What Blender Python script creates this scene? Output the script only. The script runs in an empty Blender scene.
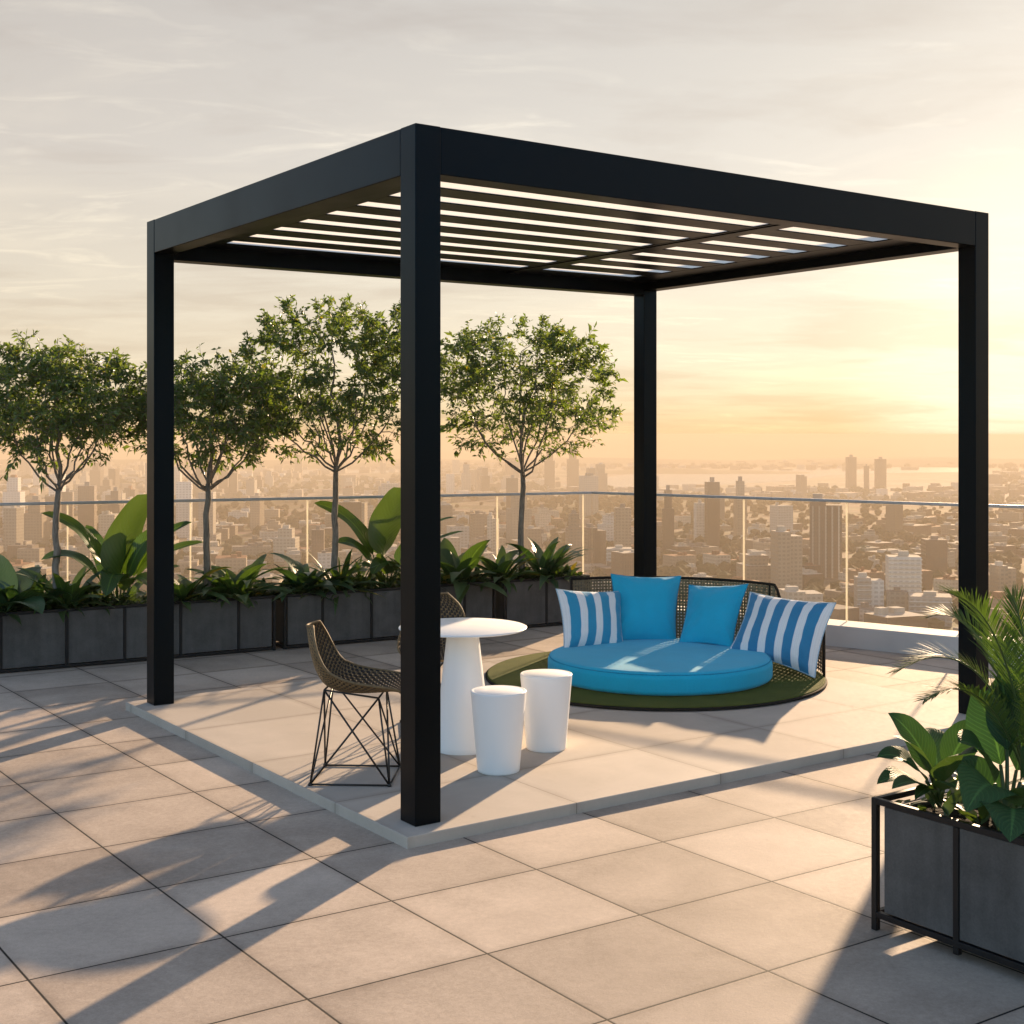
import bpy, math, random
from mathutils import Vector, Matrix, noise as mnoise
R = math.radians
PI = math.pi
rnd = random.Random(7)
SC = bpy.context.scene
COL = SC.collection

# ---------------------------------------------------------------- view of the photographer
F = 1333.0; CX = 512.0; HY = 435.0; CAMZ = 1.72
def at(px, py, d):
    """a point seen at px,py at depth d"""
    return Vector(((px - CX) / F * d, d, CAMZ + (HY - py) / F * d))
def on(px, py, z):
    return at(px, py, F * (CAMZ - z) / (py - HY))

# ---------------------------------------------------------------- mesh helper
class MB:
    def __init__(s):
        s.v = []; s.f = []; s.uv = []; s.mi = []
    def face(s, idx, uv=None, m=0):
        s.f.append(tuple(idx)); s.uv.append(uv); s.mi.append(m)
    def quad(s, a, b, c, d, uv=None, m=0):
        n = len(s.v); s.v += [Vector(a), Vector(b), Vector(c), Vector(d)]
        s.face((n, n+1, n+2, n+3), uv, m)
    def box(s, x0, x1, y0, y1, z0, z1, M=None, m=0, mtop=None, uvs=None):
        n = len(s.v)
        P = [Vector((x, y, z)) for z in (z0, z1) for x, y in ((x0, y0), (x1, y0), (x1, y1), (x0, y1))]
        if M is not None: P = [M @ p for p in P]
        s.v += P
        dx, dy, dz = x1-x0, y1-y0, z1-z0
        fs = [((3, 2, 1, 0), dx, dy), ((4, 5, 6, 7), dx, dy), ((0, 1, 5, 4), dx, dz), ((1, 2, 6, 5), dy, dz), ((2, 3, 7, 6), dx, dz), ((3, 0, 4, 7), dy, dz)]
        for k, (f, w, h) in enumerate(fs):
            o = uvs if uvs else 0
            uv = [(o, o), (o+w, o), (o+w, o+h), (o, o+h)]
            s.face([n+i for i in f], uv, (mtop if (k == 1 and mtop is not None) else m))
    def tube(s, pts, r, seg=6, m=0, cap=True):
        pts = [Vector(p) for p in pts]
        n0 = len(s.v); N = len(pts)
        rr = r if isinstance(r, (list, tuple)) else [r]*N
        ref = None
        for i, p in enumerate(pts):
            t = (pts[min(i+1, N-1)] - pts[max(i-1, 0)])
            if t.length < 1e-9: t = Vector((0, 0, 1))
            t.normalize()
            if ref is None:
                ref = Vector((0, 0, 1)) if abs(t.z) < .9 else Vector((1, 0, 0))
            u = t.cross(ref)
            if u.length < 1e-6: u = t.orthogonal()
            u.normalize(); w = u.cross(t).normalized(); ref = w.cross(u) * 0 + ref
            w = t.cross(u).normalized()
            for k in range(seg):
                a = 2*PI*k/seg
                s.v.append(p + (u*math.cos(a) + w*math.sin(a))*rr[i])
        for i in range(N-1):
            for k in range(seg):
                a = n0+i*seg+k; b = n0+i*seg+(k+1) % seg
                s.face((a, b, b+seg, a+seg), [(k/seg, i), ((k+1)/seg, i), ((k+1)/seg, i+1), (k/seg, i+1)], m)
        if cap:
            s.face([n0+k for k in range(seg)][::-1], None, m)
            s.face([n0+(N-1)*seg+k for k in range(seg)], None, m)
    def lathe(s, prof, seg=48, c=(0, 0), m=0):
        n0 = len(s.v); N = len(prof)
        for r, z in prof:
            for k in range(seg):
                a = 2*PI*k/seg
                s.v.append(Vector((c[0]+r*math.cos(a), c[1]+r*math.sin(a), z)))
        for i in range(N-1):
            for k in range(seg):
                a = n0+i*seg+k; b = n0+i*seg+(k+1) % seg
                s.face((a, b, b+seg, a+seg), None, m)
        s.face([n0+k for k in range(seg)][::-1], None, m)
        s.face([n0+(N-1)*seg+k for k in range(seg)], None, m)
    def grid(s, fn, nu, nv, m=0, uvf=None):
        n0 = len(s.v)
        for j in range(nv+1):
            for i in range(nu+1):
                s.v.append(Vector(fn(i/nu, j/nv)))
        for j in range(nv):
            for i in range(nu):
                a = n0+j*(nu+1)+i
                uv = [(i/nu, j/nv), ((i+1)/nu, j/nv), ((i+1)/nu, (j+1)/nv), (i/nu, (j+1)/nv)]
                s.face((a, a+1, a+nu+2, a+nu+1), uv, m)
    def build(s, name, mats, parent=None, smooth=False, bevel=0, angle=None):
        me = bpy.data.meshes.new(name)
        me.from_pydata([tuple(p) for p in s.v], [], s.f)
        ul = me.uv_layers.new(name='UVMap')
        dat = []
        for f, uv in zip(s.f, s.uv):
            if uv is None: dat += [0.0, 0.0]*len(f)
            else:
                for q in uv: dat += [q[0], q[1]]
        ul.data.foreach_set('uv', dat)
        if not isinstance(mats, (list, tuple)): mats = [mats]
        for mt in mats: me.materials.append(mt)
        me.polygons.foreach_set('material_index', s.mi)
        if smooth: me.polygons.foreach_set('use_smooth', [True]*len(s.f))
        me.update()
        o = bpy.data.objects.new(name, me); COL.objects.link(o)
        if parent is not None: o.parent = parent
        if bevel:
            b = o.modifiers.new('bevel', 'BEVEL'); b.width = bevel; b.segments = 2; b.limit_method = 'ANGLE'; b.angle_limit = R(40)
            b.harden_normals = False
        if angle:
            try: me.set_sharp_from_angle(angle=R(angle))
            except Exception: pass
        return o

def tag(o, label=None, cat=None, group=None, kind=None):
    if label: o['label'] = label
    if cat: o['category'] = cat
    if group: o['group'] = group
    if kind: o['kind'] = kind
    return o
def thing(name, label, cat, loc=(0, 0, 0), rz=0, group=None):
    o = bpy.data.objects.new(name, None); COL.objects.link(o)
    o.empty_display_size = .2
    o.location = loc; o.rotation_euler = (0, 0, rz)
    return tag(o, label, cat, group)
def copy_tree(o, parent=None):
    c = o.copy(); COL.objects.link(c)
    if parent is not None: c.parent = parent
    for ch in list(o.children): copy_tree(ch, c)
    return c

# ---------------------------------------------------------------- materials
def mat(name):
    m = bpy.data.materials.new(name); m.use_nodes = True
    nt = m.node_tree; nt.nodes.clear()
    out = nt.nodes.new('ShaderNodeOutputMaterial')
    return m, nt, out
def N(nt, t, **kw):
    n = nt.nodes.new('ShaderNode'+t)
    for k, v in kw.items():
        if k in n.inputs.keys() if isinstance(k, str) else False: n.inputs[k].default_value = v
        else: setattr(n, k, v)
    return n
def L(nt, a, b): nt.links.new(a, b)
def math_(nt, op, a, b=None, clamp=False):
    n = nt.nodes.new('ShaderNodeMath'); n.operation = op; n.use_clamp = clamp
    for i, x in enumerate((a, b)):
        if x is None: continue
        if isinstance(x, (int, float)): n.inputs[i].default_value = x
        else: nt.links.new(x, n.inputs[i])
    return n.outputs[0]
def mixc(nt, fac, a, b, blend='MIX'):
    n = nt.nodes.new('ShaderNodeMix'); n.data_type = 'RGBA'; n.blend_type = blend
    for i, x in ((0, fac), (6, a), (7, b)):
        if isinstance(x, (int, float)): n.inputs[i].default_value = x
        elif isinstance(x, (tuple, list)): n.inputs[i].default_value = (*x[:3], 1)
        else: nt.links.new(x, n.inputs[i])
    return n.outputs[2]
def ramp(nt, fac, stops):
    n = nt.nodes.new('ShaderNodeValToRGB'); e = n.color_ramp.elements
    while len(e) < len(stops): e.new(.5)
    for el, (p, c) in zip(e, stops):
        el.position = p; el.color = (*c, 1) if len(c) == 3 else c
    nt.links.new(fac, n.inputs[0]); return n.outputs[0]
def noise(nt, vec, scale, detail=4, rough=.55, dist=0):
    n = nt.nodes.new('ShaderNodeTexNoise'); n.inputs['Scale'].default_value = scale; n.inputs['Detail'].default_value = detail
    n.inputs['Roughness'].default_value = rough; n.inputs['Distortion'].default_value = dist
    if vec is not None: nt.links.new(vec, n.inputs['Vector'])
    return n.outputs[0]
def bump(nt, h, strength, dist=.002):
    n = nt.nodes.new('ShaderNodeBump'); n.inputs['Strength'].default_value = strength; n.inputs['Distance'].default_value = dist
    nt.links.new(h, n.inputs['Height']); return n.outputs[0]
def pbsdf(nt, out, color, rough, normal=None, metallic=0, spec=.5, **kw):
    b = nt.nodes.new('ShaderNodeBsdfPrincipled')
    for i, x in (('Base Color', color), ('Roughness', rough)):
        if isinstance(x, (int, float)): b.inputs[i].default_value = x
        elif isinstance(x, (tuple, list)): b.inputs[i].default_value = (*x[:3], 1)
        else: nt.links.new(x, b.inputs[i])
    b.inputs['Metallic'].default_value = metallic
    b.inputs['Specular IOR Level'].default_value = spec
    for k, v in kw.items(): b.inputs[k].default_value = v
    if normal is not None: nt.links.new(normal, b.inputs['Normal'])
    if out is not None: nt.links.new(b.outputs[0], out.inputs[0])
    return b.outputs[0]
def objco(nt):
    return nt.nodes.new('ShaderNodeTexCoord').outputs['Object']
def uvco(nt):
    return nt.nodes.new('ShaderNodeTexCoord').outputs['UV']

def simple(name, c, rough, var=.12, scale=6, bscale=60, bstr=.1, spec=.5, metallic=0, bdist=.002, **kw):
    m, nt, out = mat(name)
    co = objco(nt)
    n1 = noise(nt, co, scale, 5)
    lo = tuple(x*(1-var) for x in c); hi = tuple(min(1, x*(1+var)) for x in c)
    col = ramp(nt, n1, [(.3, lo), (.7, hi)])
    nb = noise(nt, co, bscale, 3)
    nr = math_(nt, 'ADD', math_(nt, 'MULTIPLY', math_(nt, 'SUBTRACT', n1, .5), .18), rough, True)
    pbsdf(nt, out, col, nr, bump(nt, nb, bstr, bdist), metallic, spec, **kw)
    return m

def paving(name, dark, light, joint, tile, jw=.0035, grain=1.0):
    """stone slabs: UV counts slabs, the joints are grooves between them"""
    m, nt, out = mat(name)
    uv = uvco(nt); co = objco(nt)
    sep = N(nt, 'SeparateXYZ'); L(nt, uv, sep.inputs[0])
    ds = []
    for k in (0, 1):
        fr = math_(nt, 'FRACT', sep.outputs[k])
        ds.append(math_(nt, 'MULTIPLY', math_(nt, 'MINIMUM', fr, math_(nt, 'SUBTRACT', 1.0, fr)), tile[k]))
    d = math_(nt, 'MINIMUM', ds[0], ds[1])
    mr = N(nt, 'MapRange'); mr.inputs['From Min'].default_value = jw*.55; mr.inputs['From Max'].default_value = jw*1.3
    L(nt, d, mr.inputs['Value'])
    slab = mr.outputs[0]
    # soft chamfer for the bump
    mr2 = N(nt, 'MapRange'); mr2.inputs['From Min'].default_value = jw*.5; mr2.inputs['From Max'].default_value = jw*2.4
    L(nt, d, mr2.inputs['Value'])
    fl = N(nt, 'VectorMath', operation='FLOOR'); L(nt, uv, fl.inputs[0])
    wn = N(nt, 'TexWhiteNoise', noise_dimensions='2D'); L(nt, fl.outputs[0], wn.inputs['Vector'])
    # shift the texture per slab so that the veining breaks at every joint
    sc = N(nt, 'VectorMath', operation='SCALE'); sc.inputs['Scale'].default_value = 13; L(nt, wn.outputs['Color'], sc.inputs[0])
    ad = N(nt, 'VectorMath', operation='ADD'); L(nt, co, ad.inputs[0]); L(nt, sc.outputs[0], ad.inputs[1])
    pv = ad.outputs[0]
    big = noise(nt, pv, 2.2, 6, .6, .4)
    fine = noise(nt, pv, 42, 5, .7)
    spk = noise(nt, pv, 150, 3, .75)
    stain = noise(nt, co, .8, 5, .6, .3)
    v = math_(nt, 'ADD', math_(nt, 'MULTIPLY', big, .45), math_(nt, 'MULTIPLY', fine, .35*grain))
    v = math_(nt, 'ADD', v, math_(nt, 'MULTIPLY', spk, .3*grain))
    v = math_(nt, 'ADD', v, math_(nt, 'MULTIPLY', math_(nt, 'SUBTRACT', wn.outputs['Value'], .5), .19))
    v = math_(nt, 'ADD', v, math_(nt, 'MULTIPLY', math_(nt, 'SUBTRACT', stain, .5), .6))
    col = ramp(nt, v, [(.3, dark), (.8, light)])
    mr3 = N(nt, 'MapRange'); mr3.inputs['From Min'].default_value = 0; mr3.inputs['From Max'].default_value = .05; L(nt, d, mr3.inputs['Value'])
    dirt = math_(nt, 'MULTIPLY', math_(nt, 'SUBTRACT', 1.0, mr3.outputs[0]), math_(nt, 'MULTIPLY', noise(nt, co, 6, 5, .65), .75), True)
    col = mixc(nt, dirt, col, mixc(nt, 1.0, col, (.55, .52, .50), 'MULTIPLY'))
    spots_ = N(nt, 'MapRange'); spots_.inputs['From Min'].default_value = .66; spots_.inputs['From Max'].default_value = .74; L(nt, noise(nt, co, 11, 4, .6), spots_.inputs['Value'])
    col = mixc(nt, math_(nt, 'MULTIPLY', spots_.outputs[0], .35), col, mixc(nt, 1.0, col, (.72, .70, .68), 'MULTIPLY'))
    col = mixc(nt, slab, joint, col)
    h = math_(nt, 'ADD', math_(nt, 'MULTIPLY', mr2.outputs[0], .12), math_(nt, 'ADD', math_(nt, 'MULTIPLY', fine, .22*grain), math_(nt, 'MULTIPLY', spk, .2*grain)))
    rough = math_(nt, 'ADD', .62, math_(nt, 'MULTIPLY', fine, .3))
    pbsdf(nt, out, col, rough, bump(nt, h, .75, .004), spec=.2)
    return m

def leafmat(name, dark, light, back, trans=.35, veins=True, rough=.38, yellow=.0, spec=.5):
    m, nt, out = mat(name)
    co = objco(nt); uv = uvco(nt)
    geo = N(nt, 'NewGeometry')
    ri = geo.outputs['Random Per Island']
    n1 = noise(nt, co, 9, 3)
    v = math_(nt, 'ADD', math_(nt, 'MULTIPLY', ri, .7), math_(nt, 'MULTIPLY', n1, .5))
    col = ramp(nt, v, [(.2, dark), (.9, light)])
    if yellow:
        mr = N(nt, 'MapRange'); mr.inputs['From Min'].default_value = 1-yellow; mr.inputs['From Max'].default_value = 1-yellow+.02
        L(nt, ri, mr.inputs['Value'])
        col = mixc(nt, math_(nt, 'MULTIPLY', mr.outputs[0], math_(nt, 'ADD', .25, n1, True)), col, (.20, .16, .02))
    nrm = None
    if veins:
        sep = N(nt, 'SeparateXYZ'); L(nt, uv, sep.inputs[0])
        a = math_(nt, 'ABSOLUTE', math_(nt, 'SUBTRACT', sep.outputs[0], .5))
        mid = N(nt, 'MapRange'); mid.inputs['From Min'].default_value = .012; mid.inputs['From Max'].default_value = .04
        mid.inputs['To Min'].default_value = 1; mid.inputs['To Max'].default_value = 0; L(nt, a, mid.inputs['Value'])
        col = mixc(nt, math_(nt, 'MULTIPLY', mid.outputs[0], .7), col, tuple(min(1, x*2.2) for x in light))
        ph = math_(nt, 'SUBTRACT', math_(nt, 'MULTIPLY', sep.outputs[1], 95.0), math_(nt, 'MULTIPLY', a, 55.0))
        w = math_(nt, 'SINE', ph)
        col = mixc(nt, math_(nt, 'MULTIPLY', math_(nt, 'POWER', math_(nt, 'MAXIMUM', w, 0), 6), .4), col, tuple(min(1, x*1.7) for x in light))
        nrm = bump(nt, w, .25, .003)
    c2 = mixc(nt, geo.outputs['Backfacing'], col, back)
    p = pbsdf(nt, None, c2, rough, nrm, spec=spec)
    tr = N(nt, 'BsdfTranslucent')
    L(nt, mixc(nt, 1.0, c2, (2.2, 2.1, .7), 'MULTIPLY'), tr.inputs[0])
    ms = N(nt, 'MixShader'); ms.inputs[0].default_value = trans
    L(nt, p, ms.inputs[1]); L(nt, tr.outputs[0], ms.inputs[2]); L(nt, ms.outputs[0], out.inputs[0])
    return m

def bark(name, dark, light):
    m, nt, out = mat(name)
    co = objco(nt)
    mp = N(nt, 'Mapping'); mp.inputs['Scale'].default_value = (30, 30, 7); L(nt, co, mp.inputs[0])
    n1 = noise(nt, mp.outputs[0], 1.6, 6, .65)
    pbsdf(nt, out, ramp(nt, n1, [(.3, dark), (.7, light)]), .85, bump(nt, n1, .6, .006), spec=.2)
    return m

def fabric(name, c, stripes=None, scale=420, n_str=5.5, off=0.0):
    m, nt, out = mat(name)
    uv = uvco(nt); co = objco(nt)
    sep = N(nt, 'SeparateXYZ'); L(nt, uv, sep.inputs[0])
    n1 = noise(nt, co, 3.5, 4)
    n2 = noise(nt, co, 160, 2, .7)
    f = math_(nt, 'ADD', math_(nt, 'MULTIPLY', n1, .5), math_(nt, 'MULTIPLY', n2, .5))
    col = ramp(nt, f, [(.3, tuple(x*.84 for x in c)), (.7, tuple(min(1, x*1.12) for x in c))])
    if stripes:
        s = math_(nt, 'FRACT', math_(nt, 'ADD', math_(nt, 'MULTIPLY', sep.outputs[0], n_str), off))
        a = math_(nt, 'ABSOLUTE', math_(nt, 'SUBTRACT', s, .5))
        mr = N(nt, 'MapRange'); mr.inputs['From Min'].default_value = .215; mr.inputs['From Max'].default_value = .23; L(nt, a, mr.inputs['Value'])
        sl = math_(nt, 'MULTIPLY', math_(nt, 'ABSOLUTE', math_(nt, 'SUBTRACT', math_(nt, 'FRACT', math_(nt, 'MULTIPLY', s, 9)), .5)), .5)
        wcol = mixc(nt, sl, ramp(nt, f, [(.3, (.70, .71, .72)), (.7, (.84, .84, .84))]), (.52, .53, .56))
        col = mixc(nt, mr.outputs[0], wcol, col)
    w1 = math_(nt, 'SINE', math_(nt, 'MULTIPLY', sep.outputs[0], scale)); w2 = math_(nt, 'SINE', math_(nt, 'MULTIPLY', sep.outputs[1], scale))
    h = math_(nt, 'ADD', math_(nt, 'MULTIPLY', w1, w2), math_(nt, 'MULTIPLY', n2, 1.2))
    pbsdf(nt, out, col, .85, bump(nt, h, .22, .0012), spec=.2, **{'Sheen Weight': .15, 'Sheen Roughness': .5})
    return m

def citymat(name, wall, win, fu=3.4, fv=3.1, wu=.62, wv=.5):
    m, nt, out = mat(name)
    uv = uvco(nt)
    geo = N(nt, 'NewGeometry')
    ri = geo.outputs['Random Per Island']
    sep = N(nt, 'SeparateXYZ'); L(nt, uv, sep.inputs[0])
    a = math_(nt, 'LESS_THAN', math_(nt, 'ABSOLUTE', math_(nt, 'SUBTRACT', math_(nt, 'FRACT', math_(nt, 'DIVIDE', sep.outputs[0], fu)), .5)), wu/2)
    b = math_(nt, 'LESS_THAN', math_(nt, 'ABSOLUTE', math_(nt, 'SUBTRACT', math_(nt, 'FRACT', math_(nt, 'DIVIDE', sep.outputs[1], fv)), .5)), wv/2)
    k = math_(nt, 'MULTIPLY', a, b)
    oi = N(nt, 'ObjectInfo')
    r = math_(nt, 'FRACT', math_(nt, 'ADD', ri, oi.outputs['Random']))
    wcol = mixc(nt, r, tuple(x*.6 for x in wall), tuple(min(.8, x*1.35) for x in wall))
    n1 = noise(nt, uv, .12, 4)
    wcol = mixc(nt, math_(nt, 'MULTIPLY', n1, .35), wcol, tuple(x*.5 for x in wall))
    fl = N(nt, 'VectorMath', operation='DIVIDE'); L(nt, uv, fl.inputs[0]); fl.inputs[1].default_value = (fu, fv, 1)
    f2 = N(nt, 'VectorMath', operation='FLOOR'); L(nt, fl.outputs[0], f2.inputs[0])
    wn = N(nt, 'TexWhiteNoise', noise_dimensions='2D'); L(nt, f2.outputs[0], wn.inputs['Vector'])
    wc = mixc(nt, .6, mixc(nt, math_(nt, 'POWER', wn.outputs['Value'], 3), win, tuple(x*2.2+.03 for x in win)), wcol)
    pbsdf(nt, out, mixc(nt, k, wcol, wc), math_(nt, 'SUBTRACT', .8, math_(nt, 'MULTIPLY', k, .5)), spec=.4)
    return m

M = {}
M['deck'] = paving('deck_stone', (.24, .19, .150), (.57, .465, .375), (.012, .010, .009), (.65, .62), .0042)
M['plinth'] = paving('plinth_stone', (.40, .345, .29), (.60, .52, .44), (.20, .17, .14), (.9, .9), .0026, .5)
M['black'] = simple('black_aluminium', (.0016, .0018, .0022), .33, .12, 3, 900, .03, .16, 0, .0004, **{'Specular Tint': (.42, .70, 1, 1)})  # blue sky sheen is put into the specular tint
def opalmat():  # for the added sheets that make the roof slots bright
    m, nt, out = mat('slot_glow_sheet')
    d = N(nt, 'BsdfDiffuse'); d.inputs[0].default_value = (.75, .73, .7, 1)
    t_ = N(nt, 'BsdfTranslucent'); t_.inputs[0].default_value = (.99, .96, .89, 1)
    ms = N(nt, 'MixShader'); ms.inputs[0].default_value = .97
    L(nt, d.outputs[0], ms.inputs[1]); L(nt, t_.outputs[0], ms.inputs[2]); L(nt, ms.outputs[0], out.inputs[0]); return m
M['opal'] = opalmat()
M['frame'] = simple('black_steel', (.006, .006, .007), .5, .2, 8, 400, .08, .3)
M['slate'] = simple('slate_panel', (.098, .094, .094), .7, .25, 5, 90, .16, .25)
def slatemat():
    m, nt, out = mat('slate_panel'); co = objco(nt)
    mp = N(nt, 'Mapping'); mp.inputs['Scale'].default_value = (14, 14, 1.6); L(nt, co, mp.inputs[0])
    n1 = noise(nt, mp.outputs[0], 1.0, 5, .6); n2 = noise(nt, co, 7, 6, .65); n3 = noise(nt, co, 130, 3, .7)
    f = math_(nt, 'ADD', math_(nt, 'MULTIPLY', n1, .35), math_(nt, 'ADD', math_(nt, 'MULTIPLY', n2, .4), math_(nt, 'MULTIPLY', n3, .25)))
    pbsdf(nt, out, ramp(nt, f, [(.32, (.046, .043, .041)), (.68, (.118, .112, .106))]), .72, bump(nt, n3, .25, .002), spec=.25); return m
M['slate'] = slatemat()
M['kerb'] = simple('kerb_render', (.52, .50, .48), .75, .08, 3, 120, .15, .3)
M['steel'] = simple('brushed_rail', (.40, .39, .40), .4, .08, 20, 300, .05, .5, .6)
M['white'] = simple('white_lacquer', (.86, .855, .84), .42, .02, 3, 200, .02, .45)
M['soil'] = simple('dark_soil', (.02, .016, .012), .95, .5, 40, 60, 1.0, .1, 0, .02)
M['wire'] = simple('dark_wire', (.012, .010, .009), .4, .2, 20, 200, .05)
M['cord_tan'] = simple('tan_cord', (.17, .115, .055), .75, .35, 60, 500, .3, .3)
M['cord_rim'] = simple('pale_cord_rim', (.17, .115, .058), .7, .3, 60, 500, .3, .3)
M['cord_dark'] = simple('dark_cord', (.016, .015, .014), .6, .4, 60, 500, .3, .35)
M['wicker'] = simple('brown_wicker', (.19, .135, .08), .65, .4, 50, 500, .3, .4)
M['rim'] = simple('dark_rim', (.016, .014, .012), .85, .2, 20, 200, .1, .12)
M['blue'] = fabric('blue_canvas', (.010, .375, .585))
M['stripe_wide'] = fabric('blue_white_stripe_wide', (.035, .21, .39), True, 420, 5.0, .62)
M['stripe_narrow'] = fabric('blue_white_stripe_narrow', (.03, .27, .45), True, 420, 3.9, .42)
M['piping'] = simple('pale_piping', (.33, .46, .55), .8, .3, 90, 300, .2, .2)
M['pipingblue'] = simple('blue_piping', (.012, .25, .43), .8, .2, 90, 300, .2, .2)
def grassmat():
    m, nt, out = mat('green_mat')
    co = objco(nt)
    n1 = noise(nt, co, 5, 4); n2 = noise(nt, co, 190, 3, .75)
    f = math_(nt, 'ADD', math_(nt, 'MULTIPLY', n1, .35), math_(nt, 'MULTIPLY', n2, .65))
    pbsdf(nt, out, ramp(nt, f, [(.3, (.065, .10, .020)), (.7, (.175, .19, .04))]), .9, bump(nt, n2, 1.0, .02), spec=.15)
    return m
M['mat'] = grassmat()
M['leaf_tree'] = leafmat('tree_leaf', (.040, .074, .020), (.110, .155, .040), (.09, .125, .04), .42, False, .42, .06)
M['leaf_big'] = leafmat('banana_leaf', (.024, .058, .013), (.058, .098, .018), (.060, .100, .026), .30, True, .33, .1)
M['leaf_mid'] = leafmat('lily_leaf', (.020, .054, .016), (.060, .108, .028), (.055, .095, .035), .30, True, .42, .10, .4)
M['leaf_dark'] = leafmat('dark_leaf', (.012, .036, .016), (.034, .070, .030), (.045, .085, .04), .25, True, .30, .04)
M['leaf_small'] = leafmat('small_leaf', (.014, .034, .010), (.05, .085, .022), (.05, .085, .03), .30, False, .45, .08)
M['leaf_calathea'] = leafmat('calathea_leaf', (.014, .046, .018), (.038, .088, .030), (.06, .11, .045), .24, True, .55, .04, .25)
M['leaf_palm'] = leafmat('palm_leaflet', (.018, .048, .012), (.050, .100, .024), (.055, .10, .03), .28, False, .6, .03, .2)
M['stem'] = simple('green_stem', (.05, .085, .02), .5, .3, 20, 100, .1)
M['bark'] = bark('grey_bark', (.10, .08, .06), (.30, .25, .20))
def glassmat():
    m, nt, out = mat('clear_glass')
    tr = N(nt, 'BsdfTransparent'); tr.inputs[0].default_value = (.93, .915, .89, 1)
    gl = N(nt, 'BsdfGlossy'); gl.inputs['Roughness'].default_value = .02; gl.inputs[0].default_value = (1, 1, 1, 1)
    fr = N(nt, 'Fresnel'); fr.inputs[0].default_value = 1.22
    ms = N(nt, 'MixShader'); L(nt, fr.outputs[0], ms.inputs[0]); L(nt, tr.outputs[0], ms.inputs[1]); L(nt, gl.outputs[0], ms.inputs[2])
    L(nt, ms.outputs[0], out.inputs[0]); return m
M['glass'] = glassmat()
def edgemat():
    m, nt, out = mat('polished_glass_edge')
    d = N(nt, 'BsdfDiffuse'); d.inputs[0].default_value = (.7, .68, .6, 1)
    t_ = N(nt, 'BsdfTranslucent'); t_.inputs[0].default_value = (.8, .76, .66, 1)
    ms = N(nt, 'MixShader'); ms.inputs[0].default_value = .75
    L(nt, d.outputs[0], ms.inputs[1]); L(nt, t_.outputs[0], ms.inputs[2]); L(nt, ms.outputs[0], out.inputs[0]); return m
M['glass_edge'] = edgemat()

# ---------------------------------------------------------------- axes of the place
A = Vector((-.577, .8167, 0)); B = Vector((.8167, .577, 0))     # along / across the pergola
UP = Vector((0, 0, 1))
PF = Vector((-.411, 5.675, 0))                                    # front post's outer corner
MAB = Matrix(((B.x, A.x, 0, PF.x), (B.y, A.y, 0, PF.y), (0, 0, 1, 0), (0, 0, 0, 1)))   # local (b, a, z) -> world
RAB = math.atan2(B.y, B.x)
LA, LB = 3.24, 4.0
ZP = .05                                                          # plinth top
RAIL_Z = 1.17
def rail_pt(px, py): return at(px, py, F*(CAMZ-RAIL_Z)/(py-HY))
C0 = rail_pt(592, 492.7); CL = rail_pt(0, 504.3); CR = rail_pt(1024, 507)
C0.z = CL.z = CR.z = 0
dl = (CL-C0).normalized(); dr = (CR-C0).normalized()

# ---------------------------------------------------------------- the deck
to_, ti, tj = Vector((.4587, 4.777)), Vector((.541, .357)), Vector((-.362, .500))
det = ti.x*tj.y - ti.y*tj.x
def tile_uv(p):
    x, y = p[0]-to_.x, p[1]-to_.y
    return ((x*tj.y - y*tj.x)/det + 40, (ti.x*y - ti.y*x)/det + 40)
def ngon(name, pts, m, kind, z0, z1, uvf):
    b = MB(); n = len(pts)
    b.v = [Vector((p[0], p[1], z1)) for p in pts] + [Vector((p[0], p[1], z0)) for p in pts]
    b.face(range(n), [uvf(p) for p in pts])
    b.face([n+i for i in range(n)][::-1])
    for i in range(n):
        j = (i+1) % n
        b.face((n+i, n+j, j, i), [(.5, .5)]*4)
    o = b.build(name, m); o['kind'] = kind; return o
outl = lambda p, d: Vector((p.x + d.x, p.y + d.y))
nl = Vector((-dl.y, dl.x, 0)); nl = nl if nl.y > 0 else -nl
nr = Vector((-dr.y, dr.x, 0)); nr = nr if nr.y > 0 else -nr
CLf = C0 + dl*11; CRf = C0 + dr*13
deck_pts = [C0, CLf, Vector((CLf.x-.5, -7, 0)), Vector((CRf.x, -7, 0)), CRf]
deck = ngon('deck', deck_pts, M['deck'], 'structure', -.35, 0, tile_uv)
tow = MB(); n = len(deck_pts)
tow.v = [Vector((p.x*.995, p.y*.99, -.36)) for p in deck_pts] + [Vector((p.x*.995, p.y*.99, -119)) for p in deck_pts]
for i in range(n):
    j = (i+1) % n; w = (deck_pts[i]-deck_pts[j]).length
    tow.face((n+i, n+j, j, i), [(0, 0), (w, 0), (w, 119), (0, 119)])
tow.face(range(n))
M['city_grey'] = citymat('grey_facade', (.30, .27, .24), (.05, .05, .055))
tw = tow.build('terrace_building', M['city_grey']); tag(tw, 'tall grey building that carries the roof terrace', 'building'); tw['kind'] = 'structure'

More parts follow.
